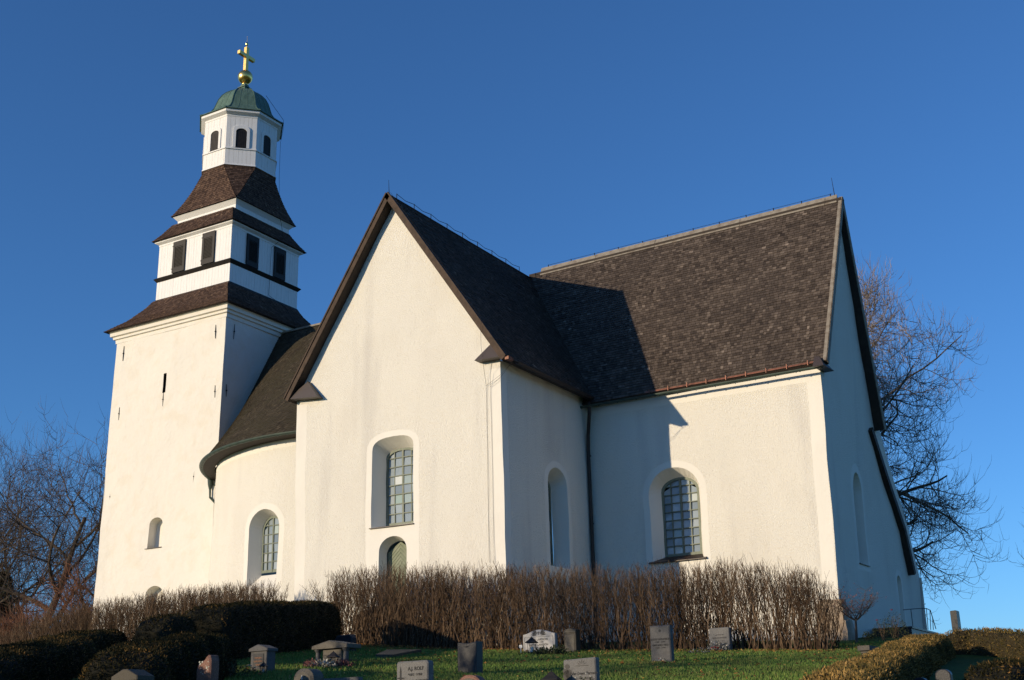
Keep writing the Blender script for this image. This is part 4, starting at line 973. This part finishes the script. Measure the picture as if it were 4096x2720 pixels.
def lantern(P, label, h=.34, rz=.2):
    t = thing('grave_lantern', (P.x, P.y, P.z+.02), label, 'lantern', rz=rz); w = h*.23
    b = MB(); b.box((-w, -w, 0), (w, w, .02))
    for sx_ in (-1, 1):
        for sy_ in (-1, 1): b.tube([(sx_*w*.75, sy_*w*.75, .02), (sx_*w, sy_*w, h*.62)], .007, 4)
    for sx_ in (-1, 1): b.tube([(sx_*w*.85, -w*.85, .02), (0, -w, h*.3), (sx_*w*.85, -w*.9, h*.6)], .005, 3); b.tube([(w*.85, sx_*w*.85, .02), (w, 0, h*.3), (w*.85, sx_*w*.9, h*.6)], .005, 3)
    b.build('frame', M['iron'], t)
    b = MB(); prof_ = [(1.5, .60), (1.42, .64), (.75, .78), (.35, .90), (.18, .93)]
    for (h0, z0), (h1, z1) in zip(prof_, prof_[1:]): ringbox(b, 0, 0, w*h0, h*z0, w*h1, h*z1)
    b.lathe([(.006, h*.92), (.016, h*.95), (.006, h)], (0, 0, 0), 8); b.build('roof', M['iron'], t)
    b = MB(); b.lathe([(w*.45, .025), (w*.45, h*.36), (w*.2, h*.38)], (0, 0, 0), 12); b.build('candle', mat('candle_wax', (.75, .72, .66), .4), t, smooth=False)
    return t
LV = mat('dark_plant_leaf', (.03, .045, .02), .8, attr=[(0, (.015, .02, .01)), (.7, (.04, .055, .02)), (1, (.08, .10, .04))])
def clump(P, r, h, n, label, cols, name='plant', cat='plant', seed=1, l=(.03, .07), up=.6, kind=None, squash=1.0):
    rg = random.Random(seed); t = thing(name, (P.x, P.y, P.z), label, cat); b = MB(); st = MB()
    for i in range(max(6, n//25)):
        a = rg.random()*6.28; q = Vector((math.cos(a)*r*rg.random(), math.sin(a)*r*rg.random()*squash, h*rg.uniform(.5, .95))); st.tube([(q.x*.3, q.y*.3, -.02), q*.6, q], [.006, .004, .002], 3)
    for i in range(n):
        a = rg.random()*6.28; rr = r*math.sqrt(rg.random()); z = h*math.sqrt(max(0, 1-(rr/r)**2))*rg.uniform(.15, 1); q = Vector((math.cos(a)*rr, math.sin(a)*rr*squash, z)); d = Vector((math.cos(a)*.6+rg.gauss(0, .4), math.sin(a)*.6+rg.gauss(0, .4), up+rg.gauss(0, .4))).normalized()
        s_ = d.cross(Vector((rg.gauss(0, 1), rg.gauss(0, 1), .3))).normalized(); L = rg.uniform(*l); w = L*.22; b.add([q, q+d*L*.5+s_*w, q+d*L, q+d*L*.5-s_*w], [(0, 1, 2, 3)], 0, rg.random())
    st.build('stems', TWM, t); b.build('leaves', cols, t); return t
def bloom(t, pts, m, r=.03, name='flower'):
    for (x, y, z) in pts:
        b = MB(); rg = random.Random(int(x*1000+z*77))
        for i in range(9):
            a = i*2.4; d = Vector((math.cos(a), math.sin(a), .5+.1*i)).normalized(); s_ = d.cross(Vector((0, 0, 1))).normalized(); q = Vector((x, y, z)); b.add([q, q+d*r*.6+s_*r*.45, q+d*r*1.1, q+d*r*.6-s_*r*.45], [(0, 1, 2, 3)])
        b.build(name, m, t)
WHITE = mat('white_petal', (.75, .74, .68), .7); REDP = mat('red_petal', (.35, .03, .03), .7)
HEATH = mat('heather_flowers', (.16, .06, .06), .8, attr=[(0, (.05, .03, .02)), (.5, (.16, .055, .06)), (1, (.26, .10, .10))])
GREYL = mat('silver_leaves', (.25, .25, .23), .8, attr=[(0, (.06, .06, .04)), (.5, (.20, .20, .18)), (1, (.50, .50, .47))])

# white arched marble stone
def wavetop(w, h, rise):
    pts = [(-w/2, 0), (w/2, 0)]
    for i in range(25): t = i/24; x = w/2-w*t; pts.append((x, h-rise+rise*(.5-.5*math.cos(2*math.pi*t))**.8))
    return pts
def rays(t, x, z, r, n, a0, a1, y=-.005, wd=.09, m=None, inner=.25, name='carving', curl=0):
    b = MB()
    for i in range(n):
        a = a0+(a1-a0)*i/(n-1); c, s_ = math.cos(a), math.sin(a); p = lambda q, w: (x+c*q*r-s_*w*r, y, z+s_*q*r+c*w*r)
        b.add([p(inner, 0), p(.7, -wd), p(1, 0), p(.7, wd)], [(0, 1, 2, 3)])
    return b.build(name, m or INK2, t)
P = hg(1243, 1504); w = px2m(84, P); h = px2m(50, P)*1.05
t = stone(P, -.03, 'white arched marble gravestone with two carved plant sprays at its top, against the bare hedge', wavetop(w, h, h*.18), .17, 'white_marble')
b = MB()
for (x0, z0, x1, z1) in ((-.45, .06, -.438, .70), (.438, .06, .45, .70), (-.45, .69, .45, .702)): b.box((x0*w, -.003, z0*h), (x1*w, .01, z1*h))
b.build('border', INK2, t)
rays(t, 0, h*.73, w*.25, 4, 2.95, 2.25, m=INK2); rays(t, 0, h*.73, w*.25, 4, .19, .89, m=INK2); b = MB(); b.box((-.012, -.004, h*.78), (.012, .01, h*.92)); b.box((-.06, -.004, h*.86), (.06, .01, h*.885)); b.build('cross', INK2, t)
text(t, 'SVEN LARSSON', 0, h*.58, .088, m=INK2, bold=.002, spacing=1.1); text(t, '*1904   \u20201980', 0, h*.47, .06, m=INK2, bold=.001); text(t, 'BRITA LARSSON', 0, h*.36, .088, m=INK2, bold=.002, spacing=1.1); text(t, '*1909   \u20201991', 0, h*.25, .06, m=INK2, bold=.001); text(t, 'ANNA', .08, h*.14, .085, m=INK2, bold=.002)
Pl = hg(1238, 1508); Pl = Pl+Vector((.0, -.3, 0)); lantern(Pl, 'black lantern in front of the white arched gravestone', h*.66)
clump(hg(1265, 1511)+Vector((0, 0, 0)), .55, .22, 420, 'spruce twigs and plants laid before the white arched gravestone', LV, seed=61, l=(.05, .14), squash=.4)
clump(hg(1290, 1508), .28, .3, 300, 'dark green shrub between the white arched and the small pedimented gravestone', LV, seed=62)
t = thing('plant_marker', hg(1201, 1508), 'small white plant marker left of the white arched gravestone', 'plant marker'); b = MB(); b.box((-.012, 0, 0), (.012, .008, .2)); b.build('stake', WHITE, t); b = MB(); b.box((-.055, -.006, .18), (.055, .004, .27)); b.build('plate', WHITE, t)
# small pedimented stone
P = hg(1315, 1504); w = px2m(31, P); h = px2m(56, P)
t = stone(P, -.03, 'small brown pedimented gravestone against the bare hedge, right of the white one', [(-w/2, 0), (w/2, 0), (w/2, h*.93), (w*.05, h), (-w*.05, h), (-w/2, h*.92)], .30, 'brown_stone')
b = MB(); b.box((-w*.36, -.012, .04), (w*.36, .002, h*.74)); b.box((-w*.5, -.02, h*.83), (w*.5, .002, h*.87)); b.build('panel', GR['tan_limestone'], t)
# the tall dark concave-topped stone
P = hg(1077, 1554); w = px2m(52, P); h = px2m(74, P)
pts = [(-w/2, 0), (w/2*.98, 0), (w/2, h)]+[(w/2-w*i/8, h-.035*math.sin(math.pi*i/8)) for i in range(1, 8)]+[(-w/2, h*.985)]
t = stone(P, -.03, 'tall plain dark gravestone with concave top, alone on the lawn before the bare hedge', pts, .26, 'dark_granite', bev=.012)
rays(t, 0, h*.80, .07, 5, .6, 2.54, y=-.005, m=INK)
# cross-engraved stone
P = place(950, 1527, .68); w = px2m(88, P); h = .74
t = stone(P, -.03, 'grey gravestone engraved with a long cross and the name A.J. ROLF', rect(w, h, .05), .16, 'light_granite')
b = MB(); x = -w*.36; b.add([(x-.012, -.005, .02), (x+.012, -.005, .02), (x+.014, -.005, h*.80), (x, -.005, h*.90), (x-.014, -.005, h*.80)], [(0, 1, 2, 3, 4)]); b.add([(x-.085, -.0055, h*.66), (x, -.0055, h*.635), (x+.085, -.0055, h*.66), (x, -.0055, h*.685)], [(0, 1, 2, 3)]); b.build('cross', INK, t)
text(t, 'A.J. ROLF', w*.12, h*.84, .075, bold=.002); text(t, '*1872  \u20201950', w*.10, h*.72, .05, bold=.001); text(t, 'HANS MAKA CHARLOTTE', w*.10, h*.59, .052, bold=.001, sx=.8); text(t, '*1882  \u20201951', w*.10, h*.47, .05, bold=.001); text(t, 'ERIK ROLF', w*.12, h*.34, .07, bold=.002); text(t, '*1910', w*.10, h*.22, .05, bold=.001)
# pink rounded stone at the bottom edge
P = place(1080, 1553, .52); w = px2m(66, P)
def halfround(w, h, r=1): return [(-w/2, 0), (w/2, 0)]+[(w/2*math.cos(math.pi*i/14), h-w/2*.75+w/2*.75*math.sin(math.pi*i/14)) for i in range(15)]
t = stone(P, -.03, 'round-topped pinkish gravestone cut by the bottom edge, in front of the tall dark one', halfround(w, .54), .2, 'red_granite'); b = outline_stone(halfround(w*.84, .49), .01, .004); b.build('panel', GR['tan_limestone'], t, loc=(0, -.012, 0))
# flower-carved stone with lantern
P = place(1335, 1517, .62); w = px2m(83, P); h = .66
t = stone(P, -.03, 'wide grey granite gravestone with engraved trees and sun rays, lantern at its left foot', rect(w, h, .03, dl=.02), .15, 'light_granite')
rays(t, .05, h*.80, w*.17, 7, .0, math.pi, m=INK2, wd=.05); b = MB(); b.box((.05-w*.2, -.004, h*.795), (.05+w*.2, .01, h*.81)); b.build('border', INK2, t)
b = MB(); tx_ = -w*.37
for (cx_, cz_, rr_) in ((-.0, .80, .05), (-.05, .68, .06), (.04, .66, .06), (-.04, .55, .065), (.05, .54, .06), (0, .62, .07), (-.06, .44, .045), (.07, .44, .05)):
    b.add([(tx_+cx_*w+rr_*math.cos(a*.7)*(1+.15*math.sin(a*5)), -.0045, h*cz_+rr_*.8*math.sin(a*.7)) for a in range(9)], [tuple(range(9))])
b.box((tx_-.012, -.004, .02), (tx_+.004, .01, h*.45)); b.box((tx_+.05, -.004, .02), (tx_+.062, .01, h*.45)); b.build('carving', INK2, t)
text(t, 'John Laws Persson', w*.12, h*.61, .072, slant=.25, bold=.001); text(t, '*1.5.1901  \u20208.3.1981', w*.12, h*.49, .042, slant=.2); text(t, 'Helfrid', w*.12, h*.36, .075, slant=.25, bold=.001); text(t, 'Gullan Persson', w*.10, h*.22, .068, slant=.25, bold=.001)
Pl = Vector((P.x, P.y, 0))+Vector((-w*.56, -.35, 0)); Pl.z = ground(Pl.x, Pl.y); lantern(Pl, 'black lantern at the left foot of the tree-engraved gravestone', .42)
q = Vector((P.x+w*.32, P.y-.2, ground(P.x+w*.32, P.y-.2))); t = clump(q, .2, .34, 160, 'white-flowered plant before the tree-engraved gravestone', LV, seed=63); bloom(t, [(-.12, -.1, .30), (-.02, -.12, .33), (.06, -.06, .36), (.15, -.08, .31)], WHITE, .028)
q = Vector((P.x-.05, P.y-.25, ground(P.x, P.y-.25))); clump(q, .32, .2, 260, 'dark red heather at the foot of the tree-engraved gravestone', HEATH, seed=64, l=(.03, .06), up=1.2, squash=.5)
q = Vector((P.x-1.0, P.y-.2, ground(P.x-1.0, P.y-.2))); clump(q, .4, .16, 200, 'flat dark evergreen plant left of the lantern by the tree-engraved stone', LV, seed=65, l=(.06, .16), up=.4, squash=.5)
# star stone
P = hg(1525, 1528); w = px2m(50, P); h = px2m(85, P)
t = stone(P, -.03, 'upright grey gravestone carved with a star and the name GUSTAF H\u00c5KANSSON', rect(w, h, 0), .2, 'grey_granite', bev=.03)
b = MB(); b.add([(.045*(1 if i % 2 == 0 else .42)*math.sin(math.pi*i/5), -.004, h*.86+.045*(1 if i % 2 == 0 else .42)*math.cos(math.pi*i/5)) for i in range(10)]+[(0, -.004, h*.86)], [(i, (i+1) % 10, 10) for i in range(10)]); b.build('star', INK, t)
text(t, 'GUSTAF H\u00c5KANSSON', 0, h*.64, .068, bold=.002, sx=.82); text(t, '*1889    \u20201969', 0, h*.57, .045, bold=.001); text(t, 'HANS MAKA TEKLA', 0, h*.49, .06, bold=.002, sx=.85); text(t, '*1893    \u20201949', 0, h*.42, .045, bold=.001)
t = clump(Vector((P.x, P.y-.15, P.z)), .22, .09, 90, 'small withered flower bunch at the foot of the star gravestone', GREYL, seed=66, squash=.4); bloom(t, [(.03, -.05, .08)], REDP, .025)
# johansson stone
P = hg(1661, 1502); w = px2m(48, P); h = px2m(55, P)
t = stone(P, -.03, 'light grey round-cornered gravestone of JOHANSSON behind a silver-leaved bouquet', rect(w, h, .06), .2, 'light_granite')
text(t, 'LANTBRUKARE', 0, h*.71, .042, m=INK2); text(t, 'ALRIK JOHANSSON', 0, h*.59, .06, m=INK2, bold=.001, sx=.86); text(t, '*1883   \u20201955', 0, h*.48, .045, m=INK2); text(t, 'HUSTRU TERESE', 0, h*.37, .055, m=INK2, bold=.001, sx=.9)
t = clump(Vector((P.x+.03, P.y-.28, P.z)), .33, .30, 330, 'silver-leaved bouquet leaning on the light grey round-cornered gravestone', GREYL, seed=67, l=(.04, .08), squash=.5); bloom(t, [(-.1, -.18, .07), (0, -.2, .08), (.08, -.18, .06)], REDP, .05)
clump(hg(1611, 1508), .33, .16, 160, 'dark withered plant tray on the lawn left of the round-cornered gravestone', mat('withered_leaves', (.06, .06, .07), .6, attr=[(0, (.01, .01, .012)), (.6, (.05, .05, .06)), (1, (.35, .36, .38))]), seed=68, squash=.5)
# temple stone with columns
P = hg(757, 1537); w = px2m(104, P); h = px2m(60, P)
t = thing('gravestone', (P.x, P.y, P.z-.04), 'temple-shaped gravestone with two columns under a low pediment, beside the tall yew hedge', 'gravestone', rz=-.03)
b = outline_stone([(-w/2, h*.72), (w/2, h*.72), (w/2, h*.86), (.0, h*1.02), (-w/2, h*.84)], .55, .02); b.build('pediment', GR['tan_limestone'], t)
outline_stone(rect(w*.52, h*.72, 0), .3, .012).build('slab', GR['tan_limestone'], t, loc=(0, .12, 0))
for sx_ in (-1, 1):
    b = MB(); b.lathe([(.075, 0), (.075, .05), (.062, .07), (.056, h*.6), (.075, h*.64), (.095, h*.69), (.095, h*.725)], (sx_*w*.39, .12, 0), 16); b.build('column', GR['grey_granite'], t)
text(t, 'FAMILJEN PETTERSSONS', 0, h*.48, .05, y=.112, m=INK2); text(t, 'GRAV', 0, h*.38, .055, y=.112, m=INK2)
lantern(hg(768, 1541), 'black lantern at the foot of the temple-shaped gravestone', .38)
clump(hg(742, 1541), .38, .2, 330, 'grey spiky plant at the foot of the temple-shaped gravestone', GREYL, seed=69, l=(.05, .12), squash=.5)
for i, (u, v, lb) in enumerate(((718, 1541, 'reddish heather left of the temple-shaped gravestone'), (782, 1540, 'reddish heather right of the lantern at the temple-shaped gravestone'), (800, 1540, 'reddish heather below the right column of the temple-shaped gravestone'))): clump(hg(u, v), .2, .2, 200, lb, HEATH, name='heather', seed=70+i, l=(.04, .07), up=1.6)
# house-shaped dark stone
P = hg(592, 1549); w = px2m(58, P); h = px2m(62, P)
t = thing('gravestone', (P.x, P.y, P.z-.04), 'grey gravestone with a broad gabled cap, half shaded by the yew hedge', 'gravestone', rz=-.03)
outline_stone([(-w*.42, 0), (w*.42, 0), (w*.42, h*.80), (-w*.42, h*.80)], .28, .012).build('slab', GR['grey_granite'], t, loc=(0, .04, 0))
outline_stone([(-w*.5, h*.79), (w*.5, h*.79), (w*.5, h*.88), (.03, h*1.02), (-.03, h*1.02), (-w*.5, h*.88)], .36, .02).build('cap', GR['grey_granite'], t)
b = MB(); b.box((-w*.27, .028, .05), (w*.27, .05, h*.7)); b.build('panel', GR['dark_granite'], t)
GOLDI = mat('gilt_lettering', (.35, .16, .08), .5)
for i, tx_ in enumerate(('FAMILJEN', 'KARLSSON', 'GRAV')): text(t, tx_, 0, h*(.55-.12*i), .05, y=.024, m=GOLDI)
t = clump(hg(575, 1554), .16, .14, 60, 'white flowers before the gabled gravestone', LV, seed=75); bloom(t, [(-.08, -.05, .14), (0, -.07, .16), (.07, -.04, .15), (-.03, .02, .17), (.12, .02, .12)], WHITE, .035)
lantern(hg(607, 1555), 'small dark lantern at the right foot of the gabled gravestone', .24)
# cap of a low gravestone in the lower left
P = place(287, 1543, .62); w = px2m(84, P)
t = thing('gravestone', (P.x, P.y, P.z-.04), 'dark gravestone with low gabled cap in the bottom left, before the yew hedge', 'gravestone', rz=.0)
outline_stone(rect(w*.7, .52, 0), .24, .01).build('slab', GR['grey_granite'], t, loc=(0, .04, 0)); outline_stone([(-w/2, .5), (w/2, .5), (w/2, .56), (w*.08, .66), (-w*.08, .66), (-w/2, .56)], .34, .015).build('cap', GR['brown_stone'], t)
# red rough stone
P = place(470, 1509, .78); w = px2m(46, P)
t = thing('gravestone', (P.x, P.y, P.z-.04), 'rough red sandstone gravestone speckled with lichen in the lower left', 'gravestone', rz=-.05)
pts = [(-w/2*.95, 0), (w/2, 0), (w/2*1.0, .72), (w*.42, .80), (w*.30, .81), (w*.05, .74), (-w*.2, .70), (-w*.42, .66), (-w/2, .58)]
b = outline_stone(pts, .2, .025); b.build('slab', GR['red_granite'], t)
b = outline_stone([(-w*.36, 0), (w*.30, 0), (w*.30, .42)]+[(w*.33*math.cos(math.pi*i/8)-.03*w, .42+.1*math.sin(math.pi*i/8)) for i in range(1, 8)]+[(-w*.36, .42)], .01, .004); b.build('panel', GR['red_granite'], t, loc=(0, -.012, 0))
text(t, 'A G\nKARLSSON', 0, .36, .055, y=-.016, m=INK2)
rg = random.Random(8)
for i in range(16):
    x, z = rg.uniform(-w*.42, w*.42), rg.uniform(.5, .72); r_ = rg.uniform(.008, .022); b = MB(); b.add([(x+r_*math.cos(a*.785)*rg.uniform(.7, 1.1), -.004, z+r_*math.sin(a*.785)*rg.uniform(.7, 1.1)) for a in range(8)], [tuple(range(8))]); b.build('lichen', LICH, t)
clump(hg(520, 1566)+Vector((0, 0, 0)), .5, .42, 420, 'dark leafy shrub right of the rough red gravestone', LV, name='shrub', cat='shrub', seed=80)
# round stone with drop emblem
P = place(697, 1541, .52); w = px2m(60, P)
t = stone(P, -.06, 'round-topped mottled gravestone with an emblem, cut by the bottom edge below the temple-shaped one', halfround(w, .56), .32, 'tan_limestone', bev=.05)
b = MB(); b.add([(-.02, -.006, .40), (0, -.006, .36), (.02, -.006, .40), (.006, -.006, .45), (-.006, -.006, .45)], [(0, 1, 2, 3, 4)]); b.build('emblem', GR['white_marble'], t)
# slabs
P = hg(790, 1503); w = px2m(54, P); h = px2m(40, P)
stone(P, -.12, 'rough blue-grey gravestone behind the temple-shaped one, next to the yew hedge end', [(-w/2, 0), (w/2, 0), (w/2*1.02, h*.8), (w*.42, h), (-w*.38, h*.98), (-w/2, h*.8)], .22, 'dark_granite')
t = thing('grave_slab', hg(920, 1511), 'flat weathered grave slab lying in the lawn', 'gravestone', world=True)
q = [hg(866, 1517.5), hg(905, 1518), hg(972, 1505), hg(893, 1505.5)]; zt_ = max(p.z for p in q)
b = MB(); top = [Vector((p.x, p.y, ground(p.x, p.y)+.10)) for p in q]; b.prism([p-Vector((0, 0, .2)) for p in top], (0, 0, .2)); b.build('slab', GR['brown_stone'], t)
P = place(770, 1565, .12); t = thing('grave_kerb', P, 'thin pale stone kerb at the bottom edge right of the round mottled gravestone', 'kerb'); b = MB(); b.box((-.55, 0, 0), (.6, .12, .13)); b.build('kerb', GR['light_granite'], t); t['kind'] = 'thing'
# right side: low bench-like tomb, obelisk, shaded stones
P = hg(1993, 1516); w = px2m(27, P)
t = thing('tomb', (P.x+.0, P.y, P.z-.1), 'low table-like stone with a slab top partly hidden by the golden yew hedge', 'tomb', rz=-.03)
h = px2m(26, P)+.1; b = MB(); b.box((0-w/2, 0, h-.12), (w/2, 1.9, h)); b.build('slab', GR['tan_limestone'], t); b = MB(); b.box((-w*.3, .12, 0), (w*.3, 1.75, h-.13)); b.box((-w*.36, .08, h-.18), (w*.36, 1.8, h-.125)); b.build('pedestal', GR['tan_limestone'], t)
P = PF(2209, 44); tz = CAM.z+(ray(2209*K, 1407*K).z/ray(2209*K, 1407*K).dot(FH))*44; h = tz-P.z; w = px2m(14, P)
t = thing('gravestone', (P.x, P.y, P.z-.1), 'tall narrow dark gravestone on the crest against the sky', 'gravestone', rz=-.03)
b = MB(); b.prism([(-w/2, 0, 0), (w/2, 0, 0), (w/2, 0, h+.08), (w*.4, 0, h+.1), (-w*.42, 0, h+.09), (-w/2, 0, h+.06)], (0, .42, 0)); b.build('slab', GR['dark_granite'], t)
for i, (u, v, hh, ww, m_, lb) in enumerate(((2171, 1536, .55, .22, 'dark_granite', 'narrow pointed gravestone in the shade at the bottom right'), (2118, 1556, .4, .22, 'dark_granite', 'low rounded gravestone at the bottom beside the golden yew hedge'))):  # dark granite here puts the hedge's shade into the stones' colour
    P = place(u, v, hh, lo=17); stone(P, -.05, lb, halfround(ww, hh) if i in (0, 1) else rect(ww, hh, .02), .12, m_, bev=.012)

# ------------------------------------------------------------------ railings, stairs and shrubs by the walls
def rail(name, label, pts, posts, r=.022, bars=()):
    t = thing(name, pts[0], label, 'handrail', world=True); b = MB(); b.tube(pts, r, 8); b.build('rail', M['iron'], t)
    for p in posts: b = MB(); b.tube(p, r*.85, 6); b.build('post', M['iron'], t)
    return t
z0 = hy(655*K, 1391*K, -1.9)
rail('handrail', 'dark iron handrail with curled end between the two bare hedges, left of the door steps', [hy(628*K, 1408*K, -2.2), hy(640*K, 1400*K, -2.1), hy(650*K, 1393*K, -1.95), hy(662*K, 1393*K, -1.85), hy(662*K, 1396.5*K, -1.85)], [[z0, z0-Vector((0, 0, .9))]])
rail('handrail', 'dark iron handrail at the left end of the tall bare hedge', [hy(740*K, 1413*K, -2.4), hy(757*K, 1397*K, -2.2), hy(775*K, 1382*K, -2.0)], [[hy(757*K, 1397*K, -2.2), hy(757*K, 1397*K, -2.2)-Vector((0, 0, .8))]])
XE = ch(CL, 0, 0).x
pl = [hx(2083*K, 1406*K, XE+1.3), hx(2090*K, 1404.5*K, XE+1.3), hx(2117*K, 1403*K, XE+1.3), hx(2134*K, 1404*K, XE+1.3), hx(2154*K, 1450*K, XE+1.0)]
t = rail('handrail', 'thin dark iron railing round the steps at the far corner of the east gable', [hx(2083*K, 1406*K, XE+1.3), hx(2118*K, 1403*K, XE+1.3), hx(2136*K, 1403*K, XE+1.3), hx(2145*K, 1407*K, XE+1.3), hx(2158*K, 1450*K, XE+1.3)],
     [[hx(u*K, v*K, XE+1.3), hx(u2*K, 1452*K, XE+1.3)] for u, v, u2 in ((2100, 1404.5, 2106), (2136, 1403.5, 2140), (2144, 1406.5, 2146), (2150, 1422, 2152))], r=.017)
P0 = hx(2092*K, 1449*K, XE+1.35); P1 = hx(2150*K, 1446*K, XE+1.35)
t = thing('stone_platform', (P0.x, P0.y, ground(P0.x, P0.y)), 'dark stone stair landing at the far corner of the east gable', 'steps', world=True); b = MB(); b.box((XE+.1, P0.y, ground(P0.x, P0.y)-.5), (XE+1.5, P1.y, P0.z)); b.box((XE+.06, P0.y-.05, P0.z), (XE+1.55, P1.y+.05, P0.z+.07)); b.build('landing', GR['dark_granite'], t); t['kind'] = 'thing'
# little ornamental tree
P = ch(CL+.9, 3.6, 0); P = hx(1976*K, 1487*K, XE+1.2); P.z = ground(P.x, P.y)
print('small tree', P)
root = thing('ornamental_tree', P, 'small bare tree with a few reddish leaves against the shaded east gable', 'tree', world=True); rg = random.Random(3); T = MB(); Lf = MB()
tp = [P, P+Vector((.02, .03, .45)), P+Vector((.05, .0, .85))]; T.tube(tp, [.05, .04, .035], 7)
for i in range(9):
    a = i*2.4; q = twig(T, tp[2]-Vector((0, 0, .12)), Vector((math.cos(a), math.sin(a), .75)), rg.uniform(.8, 1.25), .02, 7, rg, .06, .22, 4)
    for j in range(2, 8):
        for _ in range(4):
            e = twig(T, q[j], Vector((rg.gauss(0, 1), rg.gauss(0, 1), .35)), rg.uniform(.25, .5), .006, 4, rg, .1, .3, 3)
            for w in e[2:]:
                for _ in range(rg.choice((0, 1, 2))):
                    o = w+Vector((rg.gauss(0, .03), rg.gauss(0, .03), rg.gauss(0, .03))); d = Vector((rg.gauss(0, 1), rg.gauss(0, 1), rg.gauss(0, 1))).normalized(); s_ = d.cross(Vector((0, 0, 1))).normalized(); Lf.add([o, o+d*.025+s_*.014, o+d*.05, o+d*.025-s_*.014], [(0, 1, 2, 3)], 0, rg.random())
T.build('trunk', BK, root); Lf.build('crown', mat('reddish_leaf', (.2, .06, .05), .8, attr=[(0, (.10, .035, .03)), (1, (.34, .11, .08))]), root)
for i, (u, F_, r_, h_, n_, lb) in enumerate(((2040, XE+1.3, .42, .72, 500, 'left of two dark rose bushes below the east gable'), (2066, XE+1.3, .5, .95, 650, 'right, taller rose bush below the east gable with a red bloom on top'))):
    P = hx(u*K, 1487*K, F_); P.z = ground(P.x, P.y); t = clump(P, r_, h_, n_, lb, LV, name='rose_bush', cat='rose bush', seed=95+i, l=(.04, .07)); bloom(t, [(-.15, -.1, h_*.92)] if i == 0 else [(.0, -.05, h_*1.02)], REDP, .06)
P = hx(2003*K, 1486*K, XE+.8); P.z = ground(P.x, P.y); clump(P, .2, .3, 160, 'small dark shrub between the ornamental tree and the rose bushes', LV, seed=99, l=(.05, .09), up=1.5)
# unseen hedges and trees added outside the left picture edge to shade the lawn
def off(x, y): return Vector((x, y, ground(x, y)))
yew('yew_hedge', [(off(-9.5, -23.5), 1.9, 1.4), (off(-4.5, -26.3), 1.9, 1.4)], 'long unseen yew hedge, added outside the left picture edge to shade the lawn', 250, 7)
for i, (c_, s_) in enumerate(((5.2, -21.5), (8.8, -25.5), (12.6, -28.5), (16.2, -31.5))):  # unseen trees added so their trunks cast bands across the grass
    x, y = c_*.875+s_*.485, -c_*.485+s_*.875
    bare_tree('bare_tree', (x, y, ground(x, y)), 8.6, .30, 60+i, ('first', 'second', 'third', 'fourth')[i]+' tree from the church in the unseen row added outside the left picture edge', limbs=7, br=7, tw=5, tl=2, spread=1.0, first=.35, group='unseen trees added to shade the lawn')
yew('yew_hedge', [(off(4.5, -31.1), 2.0, 1.4), (off(-2.5, -27.2), 2.2, 1.4)], 'tall unseen yew hedge, added beyond the left picture edge to shade the lower yew hedges', 200, 10)  # unseen, added to cast shade on the lower left hedges
